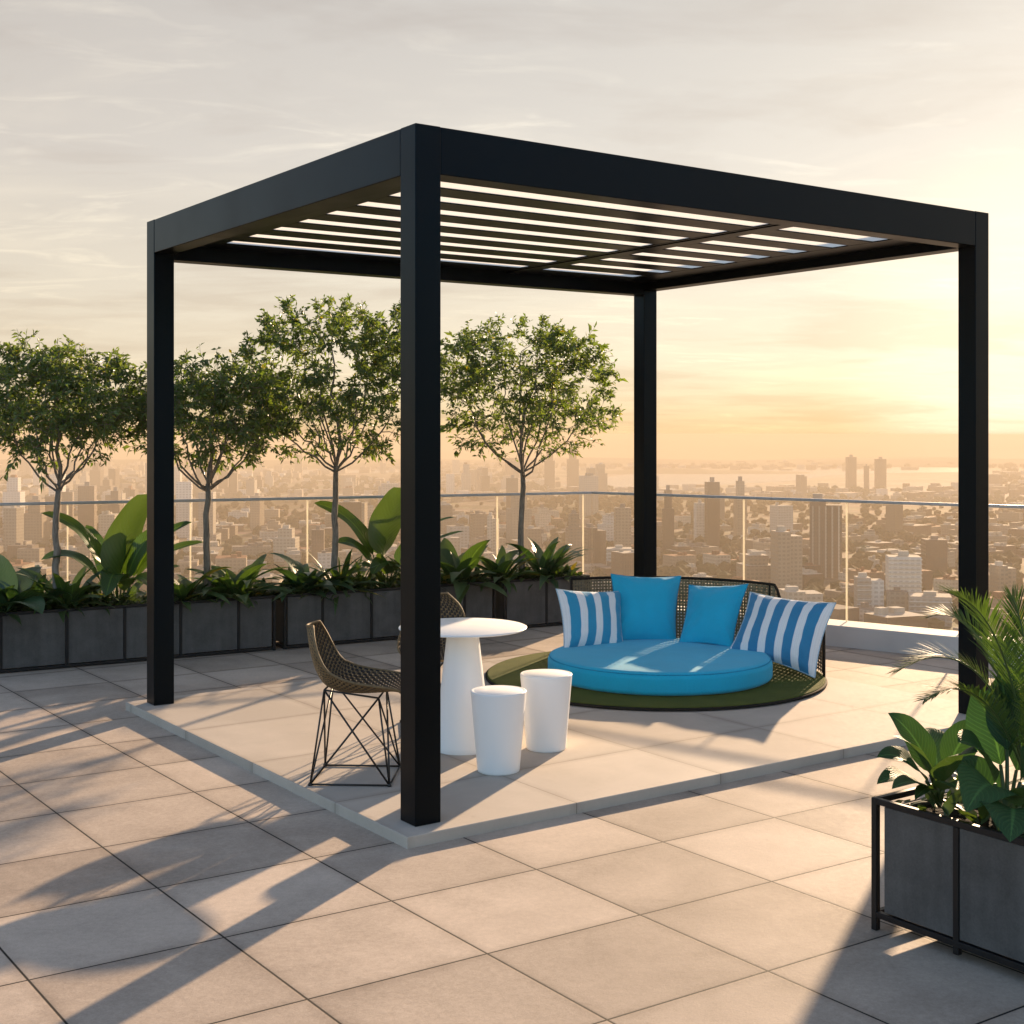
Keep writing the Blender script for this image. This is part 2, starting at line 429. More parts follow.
# plinth
pb = MB()
x0, x1, y0, y1 = -.10, LB+.16, -.10, LA+.10
def puv(p): return (p[0]/.9+.12, p[1]/.9+.4)
def plinth():
    b = MB(); z0, z1 = .0, ZP
    P = [(x0, y0), (x1, y0), (x1, y1), (x0, y1)]
    b.v = [Vector((x, y, z1)) for x, y in P] + [Vector((x, y, z0-.02)) for x, y in P]
    b.face((0, 1, 2, 3), [puv(p) for p in P])
    for i in range(4):
        j = (i+1) % 4; q = [puv(P[i]), puv(P[j])]
        u0 = [.5+(P[i][0]+P[i][1])*0, .5]
        along = 0 if i % 2 == 0 else 1
        ui, uj = P[i][along]/.9+(.12 if along == 0 else .4), P[j][along]/.9+(.12 if along == 0 else .4)
        b.face((4+i, 4+j, j, i), [(ui, .4), (uj, .4), (uj, .45), (ui, .45)])
    o = b.build('paved_plinth', M['plinth'], bevel=.004); o.matrix_world = MAB; o['kind'] = 'structure'
plinth()

# ---------------------------------------------------------------- pergola
def pergola():
    t = thing('pergola', 'black metal pergola with a louvred roof on four square posts', 'pergola', (PF.x, PF.y, ZP), RAB)
    H = 3.0; w = .128; bh = .207
    def fin(b, name, bev=.004):
        for p in b.v: p.y -= .13*(p.x/LB)*(p.y/LA)        # the frame is not quite square
        return b.build(name, M['black'], t, bevel=bev)
    for bx_, ay in ((0, 0), (LB-w, 0), (0, LA-w), (LB-w, LA-w)):
        b = MB(); b.box(bx_, bx_+w, ay, ay+w, 0, H); fin(b, 'post')
    e = .001; k = .0012
    b = MB(); b.box(w+e, LB-w-e, k, w-k, H-bh, H-k); fin(b, 'beam')
    b = MB(); b.box(w+e, LB-w-e, LA-w+k, LA-k, H-bh-.035, H-k); fin(b, 'beam')
    b = MB(); b.box(k, w-k, w+e, LA-w-e, H-bh, H-k); fin(b, 'beam')
    b = MB(); b.box(LB-w+k, LB-k, w+e, LA-w-e, H-bh, H-k); fin(b, 'beam')
    zs = H-.14
    b0, b1, b2, b3 = .36, 2.56, 2.73, 3.58
    b = MB(); b.box(b1+.03, b2-.03, w+e, LA-w-e, zs-.016, zs+.0095); fin(b, 'cross_beam')
    for (xa, xb, sa, sb) in ((w+e, b1+.029, b0, b1), (b2-.029, LB-w-e, b2, b3)):
        b = MB(); g_ = MB()
        b.box(xa, sa, w+.002, LA-w-.002, zs-.010, zs+.010)
        b.box(sb, xb, w+.002, LA-w-.002, zs-.010, zs+.010)
        b.box(sa+.0005, sb-.0005, w+.002, .399, zs-.009, zs+.009)
        for q in range(8):
            yc = .47 + .335*q
            if q: b.box(sa+.0005, sb-.0005, yc-.335+.071, yc-.071, zs-.009, zs+.009)
            g_.box(sa+.001, sb-.001, yc-.0705, yc+.0705, zs-.004, zs+.003)
        b.box(sa+.0005, sb-.0005, .47+.335*7+.071, LA-w-.002, zs-.009, zs+.009)
        o_ = fin(b, 'louvre_panel', .003)
        for p in g_.v: p.y -= .13*(p.x/LB)*(p.y/LA)
        g_.build('added_slot_diffuser', M['opal'], o_)  # sheets added across the open slots so they shine with daylight
pergola()

# ---------------------------------------------------------------- glass balustrades
def balustrade(name, label, start, d, length, inward, joints, kw, kh):
    rz = math.atan2(d.y, d.x)
    t = thing(name, label, 'railing', (start.x, start.y, 0), rz)
    s = 1 if (Vector((-d.y, d.x, 0)).dot(inward) > 0) else -1
    js = [0.0] + joints + [length]
    def yy(a, b_): return (a, b_) if a < b_ else (b_, a)
    b = MB(); ya, yb = yy(-s*.05, s*kw); b.box(0, length, ya, yb, -.01, kh); k = b.build('kerb', M['kerb'], t, bevel=.006)
    k['label'] = 'pale rendered kerb'
    for i in range(len(js)-1):
        b = MB(); b.box(js[i]+.012, js[i+1]-.012, -.006, .006, kh+.002, RAIL_Z-.014); b.build('glass_panel', M['glass'], t)
    for x in js[1:-1]:
        b = MB(); b.box(x-.0052, x+.0052, -.0062, .0062, kh+.001, RAIL_Z-.0135); b.build('post', M['glass_edge'], t)
    b = MB(); b.box(0, length, -.016, .016, RAIL_Z-.012, RAIL_Z+.012-(.0006 if inward.x > 0 else 0)); b.build('handrail', M['steel'], t, bevel=.005)
def hit(start, d, px):
    u = (px-CX)/F      # (sx + d.x t) = u (sy + d.y t)
    return (u*start.y - start.x)/(d.x - u*d.y)
jl = sorted(hit(C0, dl, x) for x in (66, 189, 306, 411, 496, 582)); jl = [j for j in jl if j > .05]
while jl[-1] < 10: jl.append(jl[-1]+1.1)
jr = sorted(hit(C0, dr, x) for x in (656, 745, 848, 962)); jr = [j for j in jr if j > .05]
while jr[-1] < 11.5: jr.append(jr[-1]+1.0)
balustrade('glass_balustrade', 'clear glass railing with thin grey handrail behind the row of trees', C0-dl*.012, dl, 11, -nl, jl, .08, .10)
balustrade('glass_balustrade', 'clear glass railing on a pale kerb behind the daybed', C0-dr*.012, dr, 12.6, -nr, jr, .28, .17)

# ---------------------------------------------------------------- leaves and plants
def prof_lance(v): return (math.sin(PI*min(1, v**.75))**.85)*(1-.15*v)
def prof_ovate(v): return math.sin(PI*min(1, v**.72))**.85
def prof_banana(v): return max(0, min(1, v*6))**.6*max(0, (1-v))**.42*1.12*(.85+.25*v)
def leaf(mb, st, base, az, el, ln, wd, droop, fold=.3, pet=.0, prof=prof_lance, roll=0., n=9, wave=.06, pr=.004, sway=0.):
    tot = ln+pet; steps = n + (4 if pet > 0 else 0)
    p = Vector(base); e = el; pts = []; fr = []
    a = az
    seglens = ([pet/4]*4 if pet > 0 else []) + [ln/n]*n
    pts.append(p.copy()); fr.append((a, e))
    acc = 0
    for s_ in seglens:
        acc += s_/tot
        e = el - droop*acc**1.5
        a = az + sway*acc*acc
        p = p + Vector((math.cos(a)*math.cos(e), math.sin(a)*math.cos(e), math.sin(e)))*s_
        pts.append(p.copy()); fr.append((a, e))
    k0 = 4 if pet > 0 else 0
    if pet > 0 and st is not None: st.tube(pts[:k0+1], [pr*1.3]*k0+[pr], 5)
    n0 = len(mb.v); ph = rnd.uniform(0, 6)
    for i in range(n+1):
        v = i/n; c = pts[k0+i]; a, e = fr[k0+i]
        t = Vector((math.cos(a)*math.cos(e), math.sin(a)*math.cos(e), math.sin(e)))
        s = Vector((-math.sin(a), math.cos(a), 0)); nn = t.cross(s); 
        if nn.z < 0 and abs(e) < PI/2: nn = -nn
        rl = roll*(.3+.7*v)
        s2 = s*math.cos(rl) + nn*math.sin(rl); n2 = nn*math.cos(rl) - s*math.sin(rl)
        w = wd*.5*max(.012, prof(v))
        for q in (-1, -.55, 0, .55, 1):
            lift = fold*w*abs(q) - fold*.35*w*q*q*abs(q) + wave*w*math.sin(ph+v*11+q*1.5)*abs(q)
            mb.v.append(c + s2*(w*q) + n2*lift)
    for i in range(n):
        for k in range(4):
            a_ = n0+i*5+k
            u0, u1 = (k/4, (k+1)/4)
            mb.face((a_, a_+1, a_+6, a_+5), [(u0, i/n), (u1, i/n), (u1, (i+1)/n), (u0, (i+1)/n)])

def leafcurve(mb, st, P0, P1, P2, wd, pet=.3, prof=prof_lance, roll=0., fold=.3, n=14, pr=.006, wave=.07):
    """a stalk and blade along the curve P0-P1-P2; the blade starts at the share pet of it"""
    P0, P1, P2 = Vector(P0), Vector(P1), Vector(P2)
    B_ = lambda f: P0*(1-f)**2 + P1*2*f*(1-f) + P2*f*f
    if st is not None and pet > 0: st.tube([B_(pet*k/6) for k in range(7)], [pr*(1.4-.4*k/6) for k in range(7)], 6)
    n0 = len(mb.v); ph = rnd.uniform(0, 6)
    for i in range(n+1):
        v = i/n; f = pet+(1-pet)*v; c = B_(f); t = (B_(min(1, f+.01))-B_(f-.01)).normalized()
        s_ = t.cross(UP); s_ = s_.normalized() if s_.length > .05 else Vector((1, 0, 0))
        nn = s_.cross(t).normalized()
        s2 = s_*math.cos(roll)+nn*math.sin(roll); n2 = nn*math.cos(roll)-s_*math.sin(roll)
        w = wd*.5*max(.012, prof(v))
        for q in (-1, -.55, 0, .55, 1):
            lift = fold*w*abs(q)-fold*.4*w*abs(q)**3 + wave*w*math.sin(ph+v*12+q*1.7)*abs(q)
            mb.v.append(c+s2*(w*q)+n2*lift)
    for i in range(n):
        for k in range(4):
            a_ = n0+i*5+k; u0, u1 = k/4, (k+1)/4
            mb.face((a_, a_+1, a_+6, a_+5), [(u0, i/n), (u1, i/n), (u1, (i+1)/n), (u0, (i+1)/n)])
def seen_plant(name, label, loc, leaves, m, prof, wave=.07):
    """leaves: each three (px, py, depth) points of its curve, width, stalk share, roll"""
    t = thing(name, label, 'plant', loc); lf, st = MB(), MB(); loc = Vector(loc)
    for a, b, c, wd, pet, roll in leaves:
        leafcurve(lf, st, at(*a)-loc, at(*b)-loc, at(*c)-loc, wd, pet, prof, roll, wave=wave)
    lf.build('foliage', m, t, smooth=True); st.build('stem', M['stem'], t, smooth=True)
    return t

def rosette(name, label, cat, loc, n, lmin, lmax, w, m, el=(.3, 1.25), droop=(.5, 1.3), prof=prof_lance, pet=.0, seed=0, spread=.04, azr=None, fold=.35, extra=None, esc=1.0):
    rs = random.Random(seed); global rnd
    t = thing(name, label, cat, loc)
    lf, st = MB(), MB()
    st.tube([(0, 0, -.03), (0, 0, .03)], [.014, .010], 6)
    for i in range(n):
        az = (azr[0] + (azr[1]-azr[0])*rs.random()) if azr else 2*PI*(i*.382 + rs.uniform(-.06, .06))
        e = rs.uniform(*el); ln = rs.uniform(lmin, lmax)
        b = (rs.uniform(-spread, spread), rs.uniform(-spread, spread), 0)
        leaf(lf, st, b, az, e, ln, w*rs.uniform(.75, 1.15)*ln/lmax, rs.uniform(*droop), fold, pet*rs.uniform(.6, 1.2), prof, rs.uniform(-.5, .5), sway=rs.uniform(-.5, .5))
    if extra:
        for (az, e, ln, wd, dr_, pt, roll, sw) in extra:
            ln *= esc; wd *= esc; pt *= esc
            leaf(lf, st, (rs.uniform(-.02, .02), rs.uniform(-.02, .02), 0), az, e, ln, wd, dr_, .28, pt, prof, roll, 12, sway=sw, pr=.006)
    lf.build('foliage', m, t, smooth=True); st.build('stem', M['stem'], t, smooth=True)
    return t

def tree(label, loc, h_fork, cw, c_lo, c_hi, seed, nleaf, lean=0.):
    """trunk to the fork, limbs that spread, twigs that grow to points spread through the crown, leaves on the twigs"""
    rs = random.Random(seed)
    t = thing('terrace_tree', label, 'tree', loc, 0, 'small trees in the planters along the railing')
    tk = MB(); cr = MB()
    wob = [Vector((rs.uniform(-.012, .012), rs.uniform(-.010, .010), 0)) for _ in range(9)]
    tp = [Vector((lean*.4*k/8, 0, -.05 + (h_fork+.05)*k/8)) + wob[k]*(k > 0) for k in range(9)]
    tk.tube(tp, [.033-.011*k/8 for k in range(9)], 8)
    fork = tp[-1]; cz = c_lo+(c_hi-c_lo)*.50; hz = (c_hi-c_lo)/2
    nodes = []                      # (point, radius)
    def curve(p0, p3, d0, r0, r1, n=6):
        ln = (p3-p0).length
        p1 = p0 + d0.normalized()*ln*.45; p2 = p3 - ((p3-p0).normalized()*.6+Vector((0, 0, .5))).normalized()*ln*.3
        pts = []
        for i in range(n+1):
            f = i/n; g = 1-f
            q = p0*g**3 + p1*3*g*g*f + p2*3*g*f*f + p3*f**3
            if 0 < i < n: q = q + Vector((rs.gauss(0, 1), rs.gauss(0, 1), rs.gauss(0, 1)))*ln*.018
            pts.append(q)
        rr = [r0+(r1-r0)*i/n for i in range(n+1)]
        tk.tube(pts, rr, 6 if r0 > .006 else 4, cap=False)
        for i in range(1, n+1):
            nodes.append((pts[i], rr[i], (pts[i]-pts[i-1]).normalized()))
        return pts
    nb = 7
    for j in range(nb):
        az = 2*PI*j/nb + rs.uniform(-.25, .25); e = rs.uniform(.05, .5)
        q = Vector((lean+math.cos(az)*cw*.5*.66, math.sin(az)*cw*.46*.66, cz - hz*rs.uniform(.05, .45)))
        curve(fork-Vector((0, 0, rs.uniform(.0, .07))), q, Vector((math.cos(az), math.sin(az), .55)), .0095, .0042, 8)
    curve(fork, Vector((lean+rs.uniform(-.06, .06), 0, cz+hz*.55)), Vector((0, 0, 1)), .017, .005, 8)
    for j in range(3):
        az = 2*PI*j/3+rs.uniform(0, 1)
        curve(fork+Vector((0, 0, .01)), Vector((lean+math.cos(az)*cw*.2, math.sin(az)*cw*.2, cz+hz*.35)), Vector((math.cos(az)*.5, math.sin(az)*.5, 1)), .009, .0042, 8)
    att = []
    while len(att) < 300:
        v = Vector((rs.uniform(-1, 1), rs.uniform(-1, 1), rs.uniform(-1, 1)))
        l = v.length
        if (abs(v.x)**2.6+abs(v.y)**2.6+abs(v.z)**2.6) > 1 or l < .25: continue
        lump = 1+.16*mnoise.noise(v*2.2+Vector((seed*3.1, 0, 0)))
        v *= lump
        if v.z < -.45 and (rs.random() < .25 or v.xy.length < .25): continue
        att.append(Vector((lean+v.x*cw*.5, v.y*cw*.46, cz+v.z*hz)))
    att.sort(key=lambda q: (q-fork).length)
    def lf(p, d, s):
        side = d.cross(Vector((rs.uniform(-1, 1), rs.uniform(-1, 1), rs.uniform(-.3, 1)))).normalized()
        nn = side.cross(d).normalized()
        n0 = len(cr.v); w = s*rs.uniform(.32, .44)
        droop = Vector((0, 0, -.12*s))
        cr.v += [p, p+d*s*.45+side*w*.5+nn*w*.14, p+d*s+droop, p+d*s*.45-side*w*.5+nn*w*.14, p+d*s*.5+droop*.2]
        cr.face((n0, n0+4, n0+1)); cr.face((n0+1, n0+4, n0+2)); cr.face((n0, n0+3, n0+4)); cr.face((n0+3, n0+2, n0+4))
    per = nleaf/len(att)
    for q in att:
        best = min(nodes, key=lambda nd: (nd[0]-q).length*(1.0+.35*(nd[0].z > q.z+.05)))
        p0, r0, d0 = best
        away = (q-p0)
        pts = curve(p0, q, d0*.6+away.normalized(), min(r0*.8, .0042), .0018, 4)
        zz = (q.z-c_lo)/(c_hi-c_lo)
        dens = .62 if zz < .22 else (.9 if zz < .38 else 1.12)
        out_d = (q-Vector((lean, 0, cz))).normalized()
        for k in range(6):
            d = (out_d*.55+Vector((rs.gauss(0, .7), rs.gauss(0, .7), rs.gauss(.12, .55)))).normalized()
            p = pts[rs.choice((2, 3, 4, 4))].copy(); tw_ = [p.copy()]
            sl_ = rs.uniform(.020, .034)
            for m_ in range(4):
                p = p + d*sl_; d = (d+Vector((rs.gauss(0, .2), rs.gauss(0, .2), rs.gauss(-.02, .2)))).normalized(); tw_.append(p.copy())
            tk.tube(tw_, .0014, 3, cap=False)
            nl = per/6*dens; nl = int(nl)+(rs.random() < nl-int(nl))
            for m_ in range(nl):
                i = rs.randint(0, 3); b_ = tw_[i].lerp(tw_[i+1], rs.random())
                dd = (d*.6+Vector((rs.gauss(0, .6), rs.gauss(0, .6), rs.gauss(-.05, .5)))).normalized()
                lf(b_, dd, rs.uniform(.033, .061))
    for _ in range(16):
        q = rs.choice(att); od = (q-Vector((lean, 0, cz)))
        if od.length < hz*.55 or od.z > hz*.75: continue
        d = od.normalized()+Vector((0, 0, rs.uniform(-.3, .5))); p = q.copy(); pts = [p.copy()]
        for k in range(6):
            p = p + d.normalized()*.036; d = d+Vector((rs.gauss(0, .14), rs.gauss(0, .14), rs.gauss(0, .14))); pts.append(p.copy())
            for m_ in range(2):
                lf(p, (d.normalized()*.7+Vector((rs.gauss(0, .6), rs.gauss(0, .6), rs.gauss(0, .4)))).normalized(), rs.uniform(.055, .10))
        tk.tube(pts, .0018, 3, cap=False)
    tk.build('trunk', M['bark'], t, smooth=True); cr.build('crown', M['leaf_tree'], t)
    return t

def planter(label, loc, rz, ln, dp, h, cuts, gap=.03, group=None, zb=.045):
    """local x along the front, y away from the viewer"""
    t = thing('planter', label, 'planter', loc, rz, group)
    fr = MB(); r = .022
    xs = [0, ln]
    for x in (0, ln-r):
        for y in (0, dp-r): fr.box(x, x+r, y, y+r, 0, h)
    for z0_ in (zb, h-r):
        fr.box(r, ln-r, 0.0005, r-.0005, z0_+.0005, z0_+r-.0005); fr.box(r, ln-r, dp-r+.0005, dp-.0005, z0_+.0005, z0_+r-.0005)
        fr.box(.0005, r-.0005, r, dp-r, z0_+.0005, z0_+r-.0005); fr.box(ln-r+.0005, ln-.0005, r, dp-r, z0_+.0005, z0_+r-.0005)
    for c in cuts:
        fr.box(c-r/2, c+r/2, .001, r-.001, .02, h-r-.001)
        fr.box(c-r/2, c+r/2, dp-r+.001, dp-.001, .02, h-r-.001)
    fr.build('frame', M['frame'], t, bevel=.002)
    e = [gap+r] + [c for c in cuts] + [ln-gap-r]
    for i in range(len(e)-1):
        xa = e[i]+(.012 if i else 0); xb = e[i+1]-(.012 if i < len(e)-2 else 0)
        b = MB(); b.box(xa, xb, .006, .026, zb+.005+r, h-r-.002); b.build('panel', M['slate'], t, bevel=.0015)
        b = MB(); b.box(xa, xb, dp-.026, dp-.006, zb+.005+r, h-r-.002); b.build('panel', M['slate'], t, bevel=.0015)
    for x in (gap+r, ln-gap-r-.02):
        b = MB(); b.box(x, x+.02, .027, dp-.027, zb+.005+r, h-r-.002); b.build('panel', M['slate'], t, bevel=.0015)
    b = MB(); sx0, sx1, sy0, sy1 = gap+r+.021, ln-gap-r-.021, .027, dp-.027
    nx = max(8, int(ln/.06))
    b.grid(lambda u, v: (sx0+(sx1-sx0)*u, sy0+(sy1-sy0)*v, h-.045+.016*mnoise.noise(Vector((u*ln*14, v*6, 2)))), nx, 8)
    b.box(sx0, sx1, sy0, sy1, .07, h-.075)
    b.build('soil', M['soil'], t, smooth=True)
    return t
def groundcover(loc, rz, ln, dp, n, seed, z):
    rs = random.Random(seed); lf = MB()
    for _ in range(n):
        x, y = rs.uniform(.05, ln-.05), rs.uniform(.03, dp-.04)
        ln_ = rs.uniform(.07, .19)
        leaf(lf, None, (x, y, rs.uniform(0, .05)), rs.uniform(0, 6.28), rs.uniform(.1, 1.3), ln_, ln_*rs.uniform(.3, .5), rs.uniform(.3, 1.2), n=3)
    o = lf.build('groundcover_leaves', M['leaf_small'], smooth=True); o.location = (loc[0], loc[1], z); o.rotation_euler = (0, 0, rz)
    o['kind'] = 'stuff'; o['label'] = 'low leafy ground cover'
    return o

# row of planters at the back left; the front line of the row
Q0 = Vector((-3.72, 9.57, 0)); Q1 = Vector((.44, 12.02, 0)); qd = (Q1-Q0).normalized(); qn = Vector((-qd.y, qd.x, 0)); qa = math.atan2(qd.y, qd.x)
PH, PD = .44, .42
def qx(px): return hit(Q0, qd, px)
rows = [(-44, 276, (1, 67, 125, 153, 181, 239), 'longest slate planter at the far left, passing behind the left pergola post'),
        (284, 496, (323, 372, 420, 465), 'slate planter behind the woven chair and the front post'),
        (504, 590, (547,), 'short slate planter at the row end beside the daybed')]
for i, (pa, pb_, cuts, lab) in enumerate(rows):
    s0, s1 = qx(pa), qx(pb_)
    loc = Q0 + qd*s0
    planter(lab, loc, qa, s1-s0, PD, PH, [qx(c)-s0 for c in cuts], .012, 'slate planters along the railing', .006)
    groundcover(loc, qa, s1-s0, PD, int((s1-s0)*260), 30+i, PH-.04)
def inrow(px, f=.5, z=PH-.04):
    """a spot in the row seen at px, f of the way from front to back"""
    st = Q0 + qn*PD*f; s = hit(st, qd, px); p = st + qd*s; p.z = z; return p

for k, (px, tfork, top, bot, xl, xr, lab, sd, nl_, lean) in enumerate([
        (56, 484, 348, 460, -14, 138, 'leafy small tree at the far left of the planter row', 11, 12500, 0),
        (207, 484, 360, 463, 130, 292, 'shorter slim tree just right of the left pergola post', 23, 12000, 0),
        (335, 466, 303, 457, 236, 434, 'tallest leafy tree between the left and front pergola posts', 35, 15500, 0),
        (522, 472, 322, 454, 432, 616, 'airy tree right of the front post with a loose crown', 47, 13500, 0)]):
    p = inrow(px, .55); d = p.y
    zf = CAMZ + (HY-tfork)/F*d - p.z; zt = CAMZ + (HY-top)/F*d - p.z; zb = CAMZ + (HY-bot)/F*d - p.z
    tree(lab, p, zf, (xr-xl)/F*d, zb, zt, sd, nl_, ((xl+xr)/2-px)/F*d*.6)

FRONT = -PI/2
p = inrow(119, .45); d = p.y
seen_plant('banana_plant', 'large leafed banana-like plant beside the left pergola post', p, [
    ((119, 612, d), (108, 548, d), (149, 494, d+.08), 0.339, 0.27, 1.15),
    ((116, 612, d), (100, 520, d-.05), (41, 513, d-.12), 0.160, 0.29, .55),
    ((117, 612, d), (110, 560, d+.12), (86, 525, d+.16), 0.160, 0.32, .9),
    ((115, 612, d), (86, 536, d-.12), (41, 560, d-.22), 0.186, 0.23, .35),
    ((121, 612, d), (128, 545, d), (163, 527, d+.05), 0.205, 0.27, -.8),
    ((122, 612, d), (140, 535, d+.1), (192, 522, d+.15), 0.154, 0.25, -.5),
    ((122, 612, d), (138, 548, d-.1), (204, 542, d-.1), 0.141, 0.22, -.5),
    ((120, 612, d), (128, 556, d-.16), (156, 590, d-.32), 0.192, 0.23, -.2),
    ((118, 612, d), (118, 545, d-.10), (106, 596, d-.36), 0.218, 0.29, .15),
    ((120, 612, d), (122, 552, d+.02), (128, 528, d+.15), 0.205, 0.32, .9),
    ((117, 612, d), (100, 565, d-.1), (78, 598, d-.25), 0.141, 0.17, .1),
    ((122, 612, d), (140, 570, d+.1), (180, 566, d+.1), 0.128, 0.17, -.4)], M['leaf_big'], prof_banana)
p = inrow(386, .45); d = p.y
seen_plant('banana_plant', 'large leafed banana-like plant beside the front pergola post', p, [
    ((386, 592, d), (376, 530, d), (404, 488, d+.08), 0.422, 0.29, 1.15),
    ((384, 592, d), (368, 512, d-.08), (314, 503, d-.16), 0.19, 0.26, .75),
    ((383, 592, d), (366, 536, d-.1), (336, 542, d-.2), 0.17, 0.24, .6),
    ((385, 592, d), (372, 520, d+.1), (379, 512, d+.2), .22, .3, .9),
    ((386, 592, d), (380, 548, d-.15), (390, 566, d-.3), .22, .25, .7),
    ((384, 592, d), (378, 560, d-.12), (362, 566, d-.28), .15, .2, .5),
    ((388, 592, d), (398, 560, d-.12), (420, 572, d-.25), .15, .2, -.5),
    ((386, 592, d), (392, 540, d-.14), (372, 575, d-.34), 0.205, 0.29, .2),
    ((388, 592, d), (410, 522, d), (455, 517, d+.02), 0.109, 0.23, -.3),
    ((388, 592, d), (412, 540, d-.1), (464, 531, d-.1), 0.109, 0.21, -.25),
    ((389, 592, d), (405, 545, d+.1), (432, 520, d+.2), 0.192, 0.27, -.8),
    ((384, 592, d), (374, 560, d-.1), (352, 574, d-.2), 0.115, 0.17, .2),
    ((387, 592, d), (396, 545, d-.1), (412, 580, d-.25), 0.179, 0.27, 0)], M['leaf_big'], prof_banana)
spots = [
    (4, .4, 'broad_leaf_plant', 'dark broad leafed plant at the far left planter end', 14, .16, .30, .13, 'leaf_dark', (.3, 1.3), prof_ovate, .05),
    (34, .65, 'lily_plant', 'grey green arching plant left of the first tree trunk', 9, .22, .34, .06, 'leaf_dark', (.5, 1.2), prof_lance, 0),
    (64, .4, 'spiky_plant', 'spiky green rosette at the foot of the first tree', 26, .16, .30, .05, 'leaf_mid', (.2, 1.4), prof_lance, 0),
    (96, .6, 'spiky_plant', 'low grassy tuft left of the banana-like plant', 24, .12, .20, .022, 'leaf_small', (.2, 1.4), prof_lance, 0),
    (188, .35, 'lily_plant', 'yellowing lily plant right behind the left pergola post', 13, .18, .32, .07, 'leaf_mid', (.2, 1.3), prof_lance, .03),
    (236, .4, 'lily_plant', 'full green lily plant right of the slim tree trunk', 26, .18, .32, .065, 'leaf_mid', (.15, 1.35), prof_lance, .02),
    (304, .4, 'broad_leaf_plant', 'dark green glossy plant above the planter behind the woven chair', 24, .18, .32, .085, 'leaf_dark', (.1, 1.35), prof_lance, .02),
    (338, .35, 'fern_plant', 'fine leafed green fern at the foot of the tallest tree', 48, .14, .30, .03, 'leaf_mid', (.15, 1.35), prof_lance, 0),
    (362, .7, 'spiky_plant', 'thin grassy tuft left of the large leaves by the front post', 26, .14, .26, .02, 'leaf_small', (.4, 1.4), prof_lance, 0),
    (410, .4, 'spiky_plant', 'grassy tuft behind the front pergola post', 30, .14, .25, .025, 'leaf_small', (.2, 1.4), prof_lance, 0),
    (458, .4, 'broad_leaf_plant', 'broad leafed plant just right of the front pergola post', 18, .18, .32, .10, 'leaf_mid', (.1, 1.35), prof_ovate, .04),
    (502, .4, 'lily_plant', 'green lily plant left of the airy tree trunk', 22, .16, .28, .065, 'leaf_mid', (.1, 1.3), prof_lance, .02),
    (545, .4, 'lily_plant', 'pale edged lily plant right of the airy tree trunk', 24, .18, .32, .06, 'leaf_dark', (.1, 1.3), prof_lance, .02)]
for k, (px, f, nm, lab, n_, a_, b_, w_, mm, el_, pr_, pt_) in enumerate(spots):
    a_ *= 1.6; b_ *= 1.75; w_ *= 2.0; n_ = int(n_*1.7)
    rosette(nm, lab, 'plant', inrow(px, f), n_, a_, b_, w_, M[mm], el_, (.5, 1.4), pr_, pt_, 100+k, .05)

# planter in the right foreground
RP = Vector((1.250, 4.64, 0)); ra = math.atan2(-A.y, -A.x)
RL, RD, RH = 1.28, .46, .46
planter('slate planter with black frame standing alone in the right foreground', RP, ra, RL, RD, RH, [.345, .80], .03)
def inright(x, y, z=RH-.045):
    return RP - A*x + B*y + Vector((0, 0, z))
groundcover(RP, ra, RL, RD, 150, 77, RH-.045)
p = inright(.22, .22); b0_ = (940, 806, 4.58)
seen_plant('calathea_plant', 'low broad leafed plant spilling over the foreground planter corner', p, [
    (b0_, (925, 735, 4.6), (888, 713, 4.62), 0.128, 0.26, .75),
    (b0_, (925, 742, 4.5), (893, 736, 4.40), 0.067, 0.28, .3),
    (b0_, (912, 744, 4.5), (877, 757, 4.48), 0.116, 0.24, .45),
    (b0_, (908, 762, 4.45), (877, 784, 4.36), 0.104, 0.22, .35),
    (b0_, (918, 768, 4.4), (892, 789, 4.25), 0.085, 0.24, .2),
    (b0_, (942, 748, 4.4), (978, 752, 4.30), 0.128, 0.24, -.3),
    (b0_, (950, 735, 4.65), (985, 722, 4.75), 0.122, 0.28, -.7),
    (b0_, (938, 740, 4.75), (925, 728, 4.95), 0.134, 0.24, .3),
    (b0_, (945, 770, 4.4), (958, 790, 4.22), 0.098, 0.28, -.1),
    (b0_, (930, 775, 4.45), (915, 800, 4.35), 0.061, 0.28, .1)], M['leaf_calathea'], prof_ovate)
p = inright(.36, .16); b1_ = (1006, 842, 4.36)
seen_plant('calathea_plant', 'tall broad leafed plant at the right edge of the foreground planter', p, [
    (b1_, (992, 735, 4.42), (958, 742, 4.30), 0.183, 0.33, .5),
    (b1_, (1000, 745, 4.25), (966, 812, 4.08), 0.213, 0.30, .35),
    (b1_, (1004, 720, 4.5), (972, 690, 4.6), 0.165, 0.36, .8),
    (b1_, (1018, 775, 4.1), (1010, 842, 3.96), 0.207, 0.33, .1),
    (b1_, (1025, 730, 4.3), (1062, 745, 4.25), 0.195, 0.33, -.4),
    (b1_, (1010, 700, 4.45), (1000, 672, 4.55), 0.159, 0.38, .9),
    (b1_, (1030, 760, 4.2), (1066, 800, 4.05), 0.195, 0.28, -.2),
    (b1_, (985, 760, 4.5), (950, 765, 4.55), 0.146, 0.28, .5),
    (b1_, (1020, 720, 4.6), (1040, 700, 4.75), 0.171, 0.33, -.8)], M['leaf_calathea'], prof_ovate)
